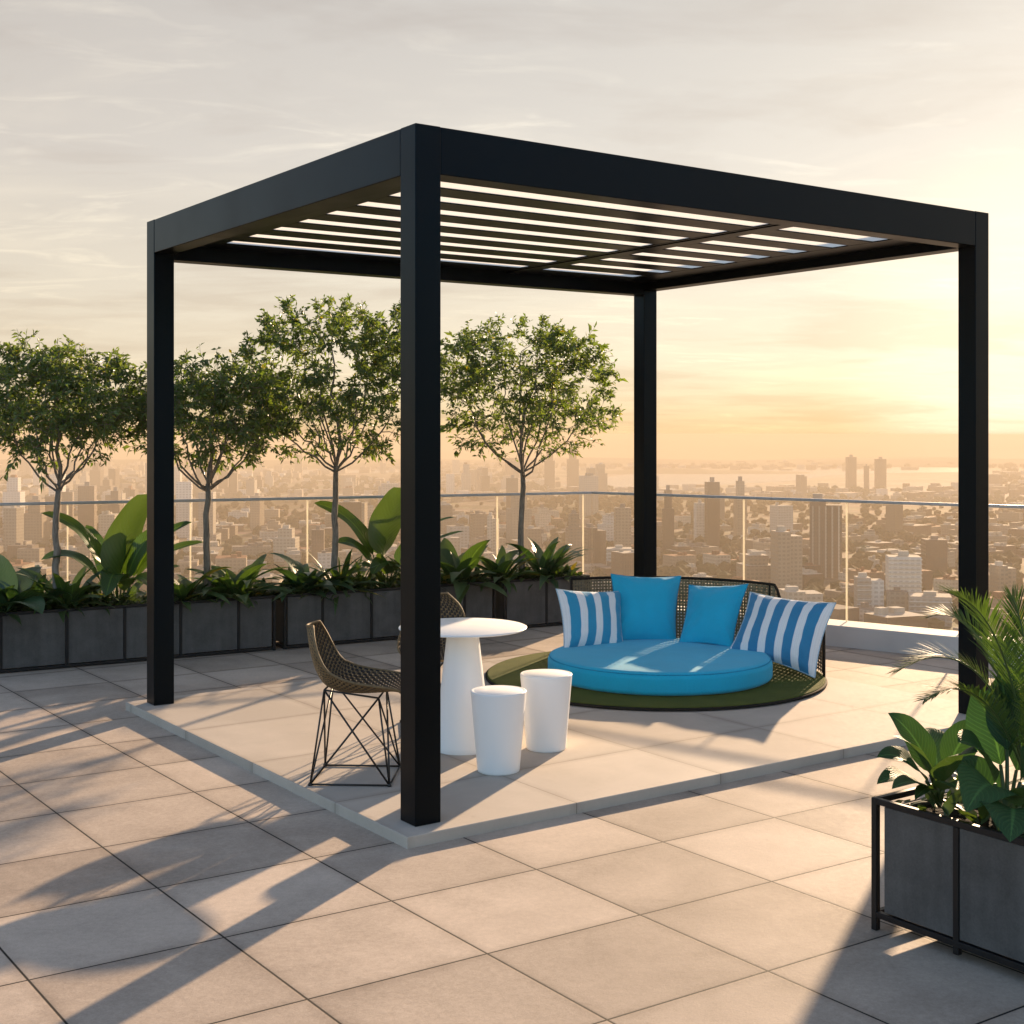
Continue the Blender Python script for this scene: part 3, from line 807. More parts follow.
def palm(label, loc, fronds, seed):
    rs = random.Random(seed); loc = Vector(loc)
    t = thing('palm_plant', label, 'plant', loc)
    lf, st = MB(), MB()
    st.tube([(0, 0, -.03), (0, 0, .06), (0, 0, .13)], [.045, .05, .035], 10)       # short scaly stem
    P0 = Vector((0, 0, .10))
    for c1, c2, ll in fronds:
        P1, P2 = at(*c1)-loc, at(*c2)-loc; n = 46
        B_ = lambda f: P0*(1-f)**2 + P1*2*f*(1-f) + P2*f*f
        pts = [B_(i/n) for i in range(n+1)]
        st.tube(pts, [.0058*(1-.75*i/n) for i in range(n+1)], 5, cap=False)
        for i in range(9, n):
            v = i/n; d = (pts[i+1]-pts[i-1]).normalized()
            s_ = d.cross(UP).normalized(); nn = s_.cross(d).normalized()
            l0 = ll*math.sin(PI*min(1, .10+.86*(v-.18)/.82))**.6*(1.0-.15*v)
            for sg in (-1, 1):
                for sub in (0, .5):
                    q = pts[i].lerp(pts[min(n, i+1)], sub)
                    dd = (d*(.80+.7*v) + s_*sg*(.95+rs.uniform(-.12, .12)) + nn*(.28+rs.uniform(-.16, .16))).normalized()
                    w = .0030; l = l0*rs.uniform(.95, 1.35)
                    side = dd.cross(nn).normalized()
                    n0 = len(lf.v); dz = Vector((0, 0, -l*.10))
                    m1 = q + dd*l*.5; e1 = q + dd*l + dz
                    lf.v += [q-side*w*.6, q+side*w*.6, m1-side*w+dz*.25, m1+side*w+dz*.25, e1]
                    lf.face((n0, n0+1, n0+3, n0+2)); lf.face((n0+2, n0+3, n0+4))
    lf.build('frond', M['leaf_palm'], t); st.build('stem', M['stem'], t, smooth=True)
palm('feathery palm in the foreground planter with arching fronds', inright(.42, .30), [
    ((1012, 608, 4.4), (951, 594, 4.3), .155), ((990, 612, 4.5), (895, 672, 4.5), .135), ((990, 655, 4.35), (924, 700, 4.25), .11), ((992, 590, 4.6), (926, 618, 4.75), .12),
    ((1034, 640, 4.55), (1012, 596, 4.6), .16), ((1052, 620, 4.45), (1085, 600, 4.4), .15), ((1060, 660, 4.3), (1120, 690, 4.1), .12),
    ((1020, 640, 4.75), (985, 640, 4.95), .12), ((1060, 640, 4.7), (1100, 640, 4.9), .13), ((1034, 665, 4.15), (1045, 700, 3.9), .10)], 9)

# ---------------------------------------------------------------- table, stools
def table():
    c = Vector((-.262, 7.10, ZP))
    t = thing('bistro_table', 'white round table with a thick tapering pedestal', 'table', c)
    b = MB(); b.lathe([(.153, 0), (.155, .004), (.150, .03), (.116, .34), (.086, .60), (.080, .636)], 64); b.build('pedestal', M['white'], t, smooth=True, angle=50)
    b = MB(); b.lathe([(.325, .639), (.336, .640), (.3405, .643), (.3418, .646), (.3405, .649), (.336, .651)], 96); b.build('table_top', M['white'], t, smooth=True, angle=50)
table()
def stool(label, x, y):
    o_ = thing('side_stool', label, 'stool', (x, y, ZP), 0, 'white tapered stools beside the table')
    b = MB(); b.lathe([(.100, 0), (.104, .003), (.106, .012), (.138, .390), (.1385, .396), (.1365, .4005), (.130, .4012), (.126, .3995)], 64)
    b.build('body', M['white'], o_, smooth=True, angle=60)
    b = MB(); b.lathe([(.1255, .392), (.1255, .3985), (.122, .4005)], 64); b.build('seat', M['white'], o_, smooth=True, angle=60)
stool('white tapered stool in front, nearest the camera', -.067, 6.63)
stool('white tapered stool behind the nearer one, beside the daybed', .182, 7.10)

# ---------------------------------------------------------------- woven chairs (facing local +x)
def chair_proto():
    t = thing('woven_chair', 'woven rope chair on wire legs left of the front post', 'chair', (0, 0, ZP), 0, 'woven wire-legged chairs round the table')
    K = [(-.242, .738), (-.230, .670), (-.212, .590), (-.186, .512), (-.142, .452), (-.07, .422), (.02, .415), (.11, .420), (.19, .428), (.235, .424)]
    W = [.088, .160, .196, .205, .212, .220, .226, .224, .212, .180]
    CV = [.045, .055, .068, .085, .098, .095, .080, .062, .042, .026]
    def interp(T, v):
        x = v*(len(T)-1); i = min(len(T)-2, int(x)); f = x-i
        p0 = T[max(0, i-1)]; p1 = T[i]; p2 = T[i+1]; p3 = T[min(len(T)-1, i+2)]
        def cr(a, b, c, d): return .5*((2*b)+(-a+c)*f+(2*a-5*b+4*c-d)*f*f+(-a+3*b-3*c+d)*f**3)
        return tuple(cr(*z) for z in zip(p0, p1, p2, p3)) if isinstance(p0, tuple) else cr(p0, p1, p2, p3)
    def surf(u, v, off=0):
        x, z = interp(K, v); xa, za = interp(K, max(0, v-.01)); xb, zb = interp(K, min(1, v+.01))
        tx, tz = xb-xa, zb-za; l = math.hypot(tx, tz); tx /= l; tz /= l
        nx, nz = -tz, tx                 # towards the sitter
        w = interp(W, v); c = interp(CV, v)
        h = c*abs(u)**2.2 + off
        sl = 2.2*c*abs(u)**1.2/w
        return Vector((x+nx*h, w*u*(1-.10*u*u*c/.1), z+nz*h))
    sh = MB(); nr_, nc = 52, 24; hw = .47
    for r in range(nr_):
        v = (r+.5)/nr_; n = nc*2; i0 = len(sh.v)
        for k in range(n+1):
            u = -1+2*k/n; o = .0028*math.sin(PI*(k+.5)/2+ (PI if r % 2 else 0))
            for dv in (-hw/nr_, hw/nr_):
                sh.v.append(surf(u, min(1, max(0, v+dv)), o))
        for k in range(n):
            a = i0+2*k; sh.face((a, a+1, a+3, a+2), None, 0)
    for c in range(nc):
        u = -1+2*(c+.5)/nc; n = nr_*2; i0 = len(sh.v)
        for k in range(n+1):
            v = k/n; o = -.0028*math.sin(PI*(k+.5)/2*1.0 + (PI if c % 2 else 0))
            for du in (-2*.385/nc, 2*.385/nc):
                sh.v.append(surf(u+du, v, o+.0018))
        for k in range(n):
            a = i0+2*k; sh.face((a, a+1, a+3, a+2), None, 1)
    sh.build('seat_shell', [M['cord_tan'], M['cord_dark']], t)
    rim = MB()
    loop = [surf(-1, v/30) for v in range(31)] + [surf(-1+2*k/12, 1) for k in range(1, 12)] + [surf(1, 1-v/30) for v in range(31)] + [surf(1-2*k/12, 0) for k in range(1, 12)]
    loop += loop[:2]
    rim.tube(loop, .0062, 6); rim.build('rim', M['cord_rim'], t, smooth=True)
    lg = MB(); fx, fy = .19, .185
    feet = [Vector((-fx, -fy, .006)), Vector((fx, -fy, .006)), Vector((fx, fy, .006)), Vector((-fx, fy, .006))]
    tops = [Vector((-.135, -.12, .443)), Vector((.13, -.13, .409)), Vector((.13, .13, .409)), Vector((-.135, .12, .443))]
    for i in range(4):
        j = (i+1) % 4; r_ = .0048
        lg.tube([feet[i], feet[j]], r_, 6)
        lg.tube([feet[i], tops[i]], r_, 6)
        lg.tube([feet[i], tops[j]], r_, 6)
        lg.tube([feet[j], tops[i]], r_, 6)
        lg.tube([tops[i], tops[j]], r_, 6)
        lg.lathe([(.010, 0), (.010, .010), (.006, .014)], 10, (feet[i].x, feet[i].y))
    lg.build('wire_base', M['wire'], t, smooth=True)
    return t
ch = chair_proto(); ch.location = (-.762, 6.525, ZP); ch.rotation_euler = (0, 0, R(-3))
c2 = copy_tree(ch); c2.location = (-.44, 7.58, ZP); c2.rotation_euler = (0, 0, R(-84))
c2['label'] = 'woven rope chair behind the round table, half hidden'

# ---------------------------------------------------------------- daybed
DC = Vector((.98, 9.20, ZP)); DR = 1.165
def daybed():
    t = thing('daybed', 'round daybed base with green top and curved see-through wicker back', 'daybed', DC)
    b = MB(); b.lathe([(DR-.05, 0), (DR-.010, .003), (DR, .007), (DR, .018), (DR-.005, .022), (DR-.03, .022)], 128); b.build('base', M['rim'], t, smooth=True, angle=60)
    b = MB(); b.lathe([(DR-.012, .0225), (DR-.014, .028), (DR-.024, .030)], 128); b.build('green_mat', M['mat'], t, smooth=True, angle=60)
    th0, th1 = R(117), R(-6); rr = DR-.013
    def top(th):
        dg = math.degrees(th)
        if dg > 34: return .565
        f = max(0, min(1, (34-dg)/6)); f = f*f*(3-2*f)
        return .565-.185*f
    w = MB(); z0 = .036
    N1 = int((th0-th1)*rr/.024)
    for k in range(N1+1):
        th = th0+(th1-th0)*k/N1; z1 = top(th); o = .003 if k % 2 else -.003
        c = Vector((math.cos(th), math.sin(th), 0)); tn = Vector((-math.sin(th), math.cos(th), 0)); hw = .0066
        p = c*(rr+o)
        for q in (0,):
            i0 = len(w.v)
            w.v += [p-tn*hw-c*.002+UP*z0, p+tn*hw-c*.002+UP*z0, p+tn*hw+c*.002+UP*z0, p-tn*hw+c*.002+UP*z0, p-tn*hw-c*.002+UP*z1, p+tn*hw-c*.002+UP*z1, p+tn*hw+c*.002+UP*z1, p-tn*hw+c*.002+UP*z1]
            for f in ((0, 1, 5, 4), (1, 2, 6, 5), (2, 3, 7, 6), (3, 0, 4, 7)): w.face([i0+x for x in f])
    nh = 22
    for r in range(nh):
        z = z0+.014+(r)*.0235
        i0 = None
        S = N1*1
        for k in range(S+1):
            th = th0+(th1-th0)*k/S
            if z > top(th)-.006: i0 = None; prev = None; continue
            c = Vector((math.cos(th), math.sin(th), 0)); o = .0035*(1 if (k+r) % 2 else -1)
            i1 = len(w.v); h = .0067
            w.v += [c*(rr+o)+UP*(z-h), c*(rr+o)+UP*(z+h)]
            if i0 is not None: w.face((i0, i1, i1+1, i0+1))
            i0 = i1
    w.build('woven_back', M['wicker'], t)
    f = MB()
    ths = [th0+(th1-th0)*k/90 for k in range(91)]
    f.tube([(rr*math.cos(a), rr*math.sin(a), top(a)) for a in ths], .011, 8)
    for a in (th0, R(36), th1):
        f.tube([(rr*math.cos(a), rr*math.sin(a), .02), (rr*math.cos(a), rr*math.sin(a), top(a))], .010, 8)
    f.build('back_frame', M['rim'], t, smooth=True)
daybed()
def cushion():
    zt, zb, r = .180, .0307, .76
    b = MB(); pr = []
    for k in range(9):
        a = -PI/2+PI/2*k/8; pr.append((r-.035+.035*math.cos(a), zb+.035+.035*math.sin(a)))
    for k in range(9):
        a = PI/2*k/8; pr.append((r-.05+.05*math.cos(a), zt-.05+.05*math.sin(a)))
    for k in range(1, 10):
        f = k/10; pr.append(((r-.05)*(1-f), zt+.012*math.sin(f*PI/2)))
    pr = [(pr[0][0]-.2, zb)] + pr + [(.01, zt+.0122)]
    b.lathe(pr, 120)
    for p in b.v:
        q = p*2.3
        if p.z > .08: p.z += .006*mnoise.noise(Vector((q.x, q.y, 1)))+.0025*mnoise.noise(Vector((q.x*4, q.y*4, 5)))
        rr = 1+.004*mnoise.noise(Vector((q.x*1.5, q.y*1.5, p.z*9)))
        p.x *= rr; p.y *= rr
    for i, f in enumerate(b.f): b.uv[i] = [(b.v[k].x*.5+.5, b.v[k].y*.5+.5) for k in f]
    t = b.build('round_cushion', M['blue'], None, smooth=True); t.location = (1.005, 9.10, ZP)
    tag(t, 'thick round bright blue seat cushion on the green base', 'cushion')
    s = MB()
    s.tube([((r-.012)*math.cos(2*PI*k/96), (r-.012)*math.sin(2*PI*k/96), zt-.016) for k in range(97)], .0035, 6, cap=False)
    s.build('piping', M['pipingblue'], t, smooth=True)
cushion()
def pillow(name, label, TL, TR, BR, BL, th, m, mp, seed):
    P = [at(*q) for q in (TL, TR, BR, BL)]
    c = sum(P, Vector())/4
    nrm = (P[1]-P[3]).cross(P[0]-P[2]).normalized()
    if nrm.y > 0: nrm = -nrm
    def flat(u, v):       # u right, v up in -1..1
        iu = u*(1-.085*(1-v*v)); iv = v*(1-.085*(1-u*u))
        a, b = (iu+1)/2, (iv+1)/2
        return (P[3]*(1-a)+P[2]*a)*(1-b) + (P[0]*(1-a)+P[1]*a)*b - c
    def pt(u, v, sg):
        h = th*.5*((1-abs(u)**2.6)*(1-abs(v)**2.6))**.62
        p = flat(u, v)
        q = p*5+Vector((seed, sg, 0))
        wr = .014*mnoise.noise(q)+.007*mnoise.noise(q*2.7)+.007*math.sin(14*math.atan2(abs(v)-1.05, abs(u)-1.05))*max(0, abs(u)+abs(v)-.75)
        edge = min(1-abs(u), 1-abs(v))
        tuck = .006*math.sin(18*(u if abs(v) > abs(u) else v)+seed)*max(0, 1-edge*4)*(edge > 0)
        return p + nrm*sg*(h + (wr+tuck)*min(1, edge*5))
    b = MB(); n = 30
    for sg in (1, -1):
        i0 = len(b.v)
        for j in range(n+1):
            for i in range(n+1): b.v.append(pt(-1+2*i/n, -1+2*j/n, sg))
        for j in range(n):
            for i in range(n):
                a = i0+j*(n+1)+i; f = (a, a+1, a+n+2, a+n+1)
                uv = [(i/n, j/n), ((i+1)/n, j/n), ((i+1)/n, (j+1)/n), (i/n, (j+1)/n)]
                if sg < 0: f = f[::-1]; uv = uv[::-1]
                b.face(f, uv)
    o = b.build(name, m, None, smooth=True); o.location = c; tag(o, label, 'pillow', 'scatter pillows on the daybed')
    e = MB(); k = 40
    E = [flat(-1+2*i/k, -1) for i in range(k)] + [flat(1, -1+2*i/k) for i in range(k)] + [flat(1-2*i/k, 1) for i in range(k)] + [flat(-1, 1-2*i/k) for i in range(k+1)]
    e.tube(E, .0042, 5, cap=False); e.build('piping', mp, o, smooth=True)
pillow('square_pillow', 'larger plain blue pillow standing at the back of the cushion', (611, 574, 10.02), (681, 576, 10.06), (676, 643, 9.72), (612, 642, 9.66), .20, M['blue'], M['pipingblue'], 1)
pillow('square_pillow', 'smaller plain blue pillow leaning beside the right striped pillow', (689, 585, 9.98), (748, 584, 9.72), (732, 648, 9.36), (679, 643, 9.58), .17, M['blue'], M['pipingblue'], 2)
pillow('striped_pillow', 'blue and white striped pillow at the left end of the daybed', (556, 589, 9.62), (622, 591, 9.90), (624, 649, 9.55), (564, 649, 9.34), .18, M['stripe_narrow'], M['piping'], 3)
pillow('striped_pillow', 'large blue and white striped pillow leaning at the right end of the daybed', (750, 592, 9.66), (836, 603, 9.10), (815, 678, 8.95), (729, 650, 9.28), .20, M['stripe_wide'], M['piping'], 4)

# ---------------------------------------------------------------- the city far below
CZ = -120.0; FAR = 6400.0
def groundmat():
    m, nt, out = mat('city_ground')
    co = objco(nt)
    n1 = noise(nt, co, .0035, 6, .6); n2 = noise(nt, co, .03, 5, .6)
    v = N(nt, 'TexVoronoi'); v.inputs['Scale'].default_value = .02; L(nt, co, v.inputs['Vector'])
    c = ramp(nt, n2, [(.3, (.10, .085, .06)), (.5, (.20, .16, .12)), (.7, (.34, .29, .23))])
    c = mixc(nt, math_(nt, 'MULTIPLY', math_(nt, 'GREATER_THAN', n1, .54), .8), c, (.045, .05, .025))
    c = mixc(nt, .35, c, v.outputs['Color'], 'MULTIPLY')
    pbsdf(nt, out, c, .9, spec=.2); return m
g = MB(); g.quad((-4200, -300, CZ), (4200, -300, CZ), (4200, FAR, CZ), (-4200, FAR, CZ))
o = g.build('city_ground', groundmat()); o['kind'] = 'structure'
def watermat():
    m, nt, out = mat('bay_water')
    co = objco(nt)
    pbsdf(nt, out, (.30, .30, .28), .25, bump(nt, noise(nt, co, .2, 3), .2, .3), spec=.8); return m
def blob(name, pts, z, m):
    b = MB(); b.v = [Vector((x, y, z)) for x, y in pts]; b.face(range(len(pts))); o = b.build(name, m); o['kind'] = 'structure'; return o
def gp(px, py): p = on(px, py, CZ); return (p.x, p.y)
W_ = watermat()
blob('bay_water', [gp(*q) for q in ((560, 486), (640, 487.5), (700, 486), (790, 481), (830, 476), (900, 473), (980, 472), (980, 468), (880, 467), (760, 470), (640, 473), (600, 478))], CZ+.3, W_)
blob('inlet_water', [gp(*q) for q in ((-20, 476), (120, 477.5), (300, 474), (430, 472), (430, 470), (260, 470.5), (60, 472), (-20, 473))], CZ+.3, W_)
# low hills
hm = simple('hill_scrub', (.09, .085, .05), .95, .3, .01, .05, .2, .1, 0, 2)
hl = MB(); rs = random.Random(5)
for (cx_, cy_, wx, wy, hh) in ((-1700, 5600, 1500, 350, 28), (200, 6000, 1400, 260, 20), (1500, 5300, 900, 280, 30), (1900, 6000, 1200, 280, 26), (560, 4300, 420, 160, 16), (-600, 5000, 600, 200, 18)):
    hl.grid(lambda u, v: (cx_+wx*(u*2-1), cy_+wy*(v*2-1), CZ-.5+hh*max(0, math.cos((u-.5)*PI))*max(0, math.cos((v-.5)*PI))*(.75+.5*mnoise.noise(Vector((u*7+cx_, v*3, cy_))))), 40, 12)
o = hl.build('far_hills', hm, smooth=True); o['kind'] = 'structure'

WALLS = [citymat('cream_facade', (.50, .44, .36), (.07, .06, .055)), citymat('tan_facade', (.34, .27, .20), (.05, .045, .04)),
         citymat('brown_facade', (.16, .115, .085), (.04, .035, .03), 2.2, 3.3, .5, .7), citymat('white_facade', (.66, .62, .56), (.10, .085, .075), 3.8, 3.0, .6, .5), M['city_grey']]
WN = ['cream', 'tan', 'brown', 'white', 'grey']
ROOF = [simple('pale_roof', (.50, .46, .40), .9, .3, .08, .3, .1, .2), simple('grey_roof', (.22, .20, .18), .9, .3, .08, .3, .1, .2), simple('red_roof', (.26, .12, .07), .9, .3, .08, .3, .1, .2)]
def bldg_mesh(b, M_, w, dp, h, rs, style, mw=0, mr=1, roofgear=True):
    if style == 'low':
        b.box(-w/2, w/2, -dp/2, dp/2, -1, h, M_, mw, mr, rs.uniform(0, 50))
    elif style == 'setback':
        b.box(-w/2, w/2, -dp/2, dp/2, -1, h*.72, M_, mw, mr, rs.uniform(0, 50)); b.box(-w*.32, w*.32, -dp*.32, dp*.32, h*.72, h, M_, mw, mr, rs.uniform(0, 50))
    elif style == 'slab':
        b.box(-w/2, 0, -dp/2, dp/2, -1, h, M_, mw, mr, rs.uniform(0, 50)); b.box(.02, w/2, -dp*.4, dp*.55, -1, h*.93, M_, mw, mr, rs.uniform(0, 50))
    elif style == 'podium':
        b.box(-w*.5, w*.5, -dp*.5, dp*.5, -1, h, M_, mw, mr, rs.uniform(0, 50)); b.box(-w*.85, w*.8, -dp*.8, -dp*.51, -1, h*.22, M_, mw, mr, 3)
    if roofgear:
        for _ in range(rs.randint(1, 3)):
            s = rs.uniform(.12, .3)*w; x, y = rs.uniform(-.3, .3)*w*(1 if style != 'setback' else .5), rs.uniform(-.3, .3)*dp*(1 if style != 'setback' else .5)
            b.box(x-s/2, x+s/2, y-s/2, y+s/2, h*(1 if style != 'slab' else .93), h+rs.uniform(1.5, 4), M_, mr, mr)
taken = []
# buildings one can pick out: px left, px right, top py, base py, wall, roof, style, name, label
FEAT = [
 (811, 847, 500, 578, 2, 1, 'slab', 'city_tower', 'broad brown tower with pale vertical stripes behind the railing joint'),
 (775, 804, 532, 596, 1, 0, 'slab', 'city_tower', 'half dark half pale tower left of the broad brown tower'),
 (889, 925, 557, 614, 3, 0, 'low', 'apartment_block', 'tall white apartment block with window grid near the right post'),
 (857, 887, 578, 618, 3, 0, 'slab', 'apartment_block', 'short white apartment block with balcony bands left of the tall white one'),
 (912, 958, 597, 626, 3, 0, 'low', 'apartment_block', 'wide low white block just left of the right pergola post'),
 (888, 911, 592, 620, 0, 1, 'low', 'apartment_block', 'small cream block at the foot of the tall white apartment block'),
 (706, 720, 482, 548, 2, 1, 'low', 'city_tower', 'slim brown tower topping the handrail right of the back post'),
 (735, 747, 481, 544, 1, 1, 'setback', 'city_tower', 'slim tan tower above the handrail at the glass joint'),
 (662, 675, 490, 556, 2, 1, 'setback', 'city_tower', 'brown tower with small cap next to the back post'),
 (695, 706, 503, 545, 3, 0, 'low', 'city_tower', 'pale narrow tower left of the slim brown tower'),
 (741, 776, 556, 590, 1, 0, 'setback', 'office_block', 'low dark office with bright roof units left of the half pale tower'),
 (783, 826, 592, 624, 0, 0, 'slab', 'office_block', 'low cream office behind the right striped pillow'),
 (567, 579, 448, 488, 2, 1, 'setback', 'distant_tower', 'right one of the twin hazy skyscrapers behind the airy tree'),
 (544, 556, 450, 488, 2, 1, 'setback', 'distant_tower', 'left one of the twin hazy skyscrapers behind the airy tree'),
 (847, 857, 457, 489, 2, 1, 'low', 'distant_tower', 'left one of three hazy towers on the right skyline'),
 (864, 870, 466, 490, 2, 1, 'low', 'distant_tower', 'small middle one of three hazy towers on the right skyline'),
 (876, 887, 459, 490, 2, 1, 'low', 'distant_tower', 'right one of three hazy towers on the right skyline'),
 (584, 606, 528, 572, 2, 1, 'slab', 'city_tower', 'brown tower with ribbed front left of the back post'),
 (606, 634, 549, 575, 3, 0, 'low', 'office_block', 'long white low office right behind the back post'),
 (566, 582, 514, 560, 1, 1, 'setback', 'city_tower', 'tan tower at the glass joint right of the airy tree'),
 (614, 632, 508, 560, 1, 1, 'low', 'city_tower', 'tan tower touching the back post on its left'),
 (487, 499, 516, 556, 0, 0, 'slab', 'city_tower', 'pale ribbed tower left of the airy tree trunk'),
 (470, 484, 514, 548, 1, 1, 'low', 'city_tower', 'tan block tower right of the front post'),
 (506, 520, 478, 516, 2, 1, 'low', 'city_tower', 'brown tower hidden half behind the airy tree trunk'),
 (76, 94, 486, 540, 2, 1, 'low', 'city_tower', 'wide brown tower over the handrail right of the first tree trunk'),
 (107, 121, 491, 540, 2, 1, 'setback', 'city_tower', 'brown tower over the handrail beside the left pergola post'),
 (60, 72, 492, 536, 1, 1, 'low', 'city_tower', 'tan tower over the handrail just right of the first trunk'),
 (22, 44, 500, 548, 1, 1, 'setback', 'city_tower', 'stepped tan tower left of the first tree trunk'),
 (3, 19, 508, 560, 0, 0, 'low', 'city_tower', 'cream tower at the very left edge'),
 (272, 297, 529, 562, 0, 0, 'setback', 'office_block', 'stepped cream office between the slim and the tallest tree'),
 (250, 262, 496, 530, 1, 1, 'low', 'city_tower', 'tan tower behind the rail right of the slim tree'),
 (310, 324, 530, 575, 2, 1, 'low', 'office_block', 'brown block left of the tallest tree trunk'),
 (345, 366, 500, 545, 1, 1, 'slab', 'city_tower', 'tan double tower right of the tallest tree trunk'),
 (926, 950, 540, 572, 2, 1, 'low', 'office_block', 'dark brown block left of the right pergola post'),
 (996, 1018, 566, 604, 1, 0, 'slab', 'apartment_block', 'tan block right of the right pergola post'),
]
for (xa, xb, yt, yb, mw, mr, sty, nm, lab) in FEAT:
    p = on((xa+xb)/2, yb, CZ); d = p.y; rs = random.Random(xa*7+yt)
    w = (xb-xa)/F*d; h = (yb-yt)/F*d; dp = w*rs.uniform(.7, 1.0) if w < 45 else w*.5
    yaw = rs.uniform(-.25, .25); w *= .88
    t = thing(nm, lab, 'building', (p.x, d+dp/2, CZ), yaw)
    b = MB(); bldg_mesh(b, None, w, dp, h, rs, sty, 0, 1, False)
    b.build('wall', [WALLS[mw], ROOF[mr]], t)
    b = MB(); s = w*.3; zt = h*(.93 if False else 1)
    xo = -w*.25 if sty == 'slab' else 0
    b.box(xo-s/2, xo+s/2, -dp*.15, dp*.15, zt+.01, zt+h*.05+1.5); b.build('roof_housing', ROOF[mr], t)
    if mw == 3:
        for k in range(1, int(h/3.1)):
            pass
        b = MB()
        for k in range(1, int(h/3.1)+1):
            b.box(-w/2-.5, w/2+.5 if sty != 'slab' else 0, -dp/2-1.2, -dp/2-.02, 3.1*k-.5, 3.1*k)
        b.build('balcony', WALLS[3], t)
    if nm == 'city_tower' and mw in (2,) and w > 20:
        b = MB()
        for k in range(5):
            x = -w*.5+w*(k+.5)/5; b.box(x-.7, x+.7, -dp/2-.9, -dp/2-.01, 0, h*.92)
        b.build('facade_rib', WALLS[0], t)
    taken.append((p.x, d+dp/2, max(w, dp)*.75))

cand = []
rs = random.Random(99)
d = 640.0
grid_a = R(18)
while d < 5600:
    step = 26 + d*.013
    half = d*.46+120
    x = -half
    while x < half:
        x += step*rs.uniform(.8, 1.7)
        px_ = x + rs.uniform(-.3, .3)*step; py_ = d + rs.uniform(-.4, .4)*step
        den = mnoise.noise(Vector((px_*.0016, py_*.0016, 3)))
        if den < -.20: continue
        if any((px_-a)**2+(py_-b_)**2 < (r_+step*.45)**2 for a, b_, r_ in taken): continue
        sx = CX + px_/py_*F; sy = HY - CZ/py_*F
        if 470 < sy < 488 and 560 < sx < 980: continue
        big = mnoise.noise(Vector((px_*.0022+9, py_*.0022, 8)))
        left = sx < 640
        hh = rs.uniform(5, 15)*(1+max(0, big)*1.2)
        sty = 'low'
        if rs.random() < (.16 if left else .07) and 900 < py_ < 4200:
            hh = rs.uniform(24, 62)*(1.1 if left else .8)*(.6 if py_ < 1300 else 1); sty = rs.choice(['low', 'slab', 'setback', 'podium'])
        elif rs.random() < .15: sty = rs.choice(['setback', 'slab'])
        w = min(step*.8, rs.uniform(11, 34)); dp = rs.uniform(10, 26)
        if sty != 'low' and hh > 22: w = rs.uniform(15, 26); dp = rs.uniform(14, 24)
        if py_ < 1500 and hh < 14 and rs.random() < .25: w *= 1.4
        if hh < 16 and rs.random() < .14: w = rs.uniform(34, 58); dp = rs.uniform(18, 34); hh *= .8; sty = 'low'
        elif hh < 10 and rs.random() < .4: w = rs.uniform(8, 13); dp = rs.uniform(8, 13)
        yaw = grid_a + rs.choice([0, PI/2]) + rs.uniform(-.12, .12) + .5*math.sin(px_*.0012)
        vis = -40 < sx < 1064
        area = (w*hh*F*F/py_**2) if vis else 0
        cand.append((area, px_, py_, w, dp, hh, sty, yaw, rs.choice([0, 0, 1, 1, 1, 2, 2, 3, 4]), rs.choice([0, 0, 1, 1, 1, 2])))
    d += step*1.12
cand.sort(key=lambda c: -c[0])
NB = 255
for (ar, x, y, w, dp, h, sty, yaw, mw, mr) in cand[:NB]:
    rs = random.Random(int(x*13+y))
    b = MB(); bldg_mesh(b, None, w, dp, h, rs, sty, 0, 1)
    tall = 'tall' if h > 22 else ('mid-height' if h > 12 else 'low')
    rf = ('pale flat', 'grey flat', 'reddish')[mr]
    near = 'nearby' if y < 1250 else ('mid-distance' if y < 2200 else 'far hazy')
    side = 'left of the front post' if x/y*F+CX < 400 else ('near the back post' if x/y*F+CX < 640 else 'right of the back post')
    lab = f'{near} {tall} {WN[mw]} block with {rf} roof, {side}'
    o = b.build('city_building', [WALLS[mw], ROOF[mr]]); o.location = (x, y, CZ); o.rotation_euler = (0, 0, yaw)
    tag(o, lab, 'building', lab)
b = MB()
for (ar, x, y, w, dp, h, sty, yaw, mw, mr) in cand[NB:]:
    rs2 = random.Random(int(x*13+y))
    bldg_mesh(b, Matrix.Translation((x, y, CZ)) @ Matrix.Rotation(yaw, 4, 'Z'), w, dp, h, rs2, sty, mw, 5+mr, y < 2500)
o = b.build('distant_buildings', WALLS+ROOF); o['kind'] = 'stuff'; o['label'] = 'hazy mass of small distant city buildings'
# trees of the city: soft dark clumps
cl = MB(); rs = random.Random(4)
ICO = None
import bmesh
bm = bmesh.new(); bmesh.ops.create_icosphere(bm, subdivisions=1, radius=1)
IV = [v.co.copy() for v in bm.verts]; IFc = [tuple(v.index for v in f.verts) for f in bm.faces]; bm.free()
cntt = 0
while cntt < 5200:
    d = 620*(5200/620)**(rs.random()**.8); x = rs.uniform(-.47, .47)*d
    if mnoise.noise(Vector((x*.0035, d*.0035, 40))) < .02 and rs.random() < .75: continue
    if any((x-a)**2+(d-b_)**2 < (r_)**2 for a, b_, r_ in taken): continue
    sx = CX+x/d*F; sy = HY-CZ/d*F
    if (468 < sy < 490 and 550 < sx < 1000) or (sy < 478 and sx < 440): continue
    r = rs.uniform(2.5, 6)*(1+d/4000); n0 = len(cl.v)
    for v in IV: cl.v.append(Vector((x, d, CZ+r*.6))+Vector((v.x, v.y, v.z*.85))*r*rs.uniform(.75, 1.2))
    for f in IFc: cl.face([n0+i for i in f])
    cntt += 1
o = cl.build('city_woods', simple('city_foliage', (.05, .055, .025), .95, .4, .1, .5, .3, .1)); o['kind'] = 'stuff'; o['label'] = 'dark tree clumps between the city blocks'

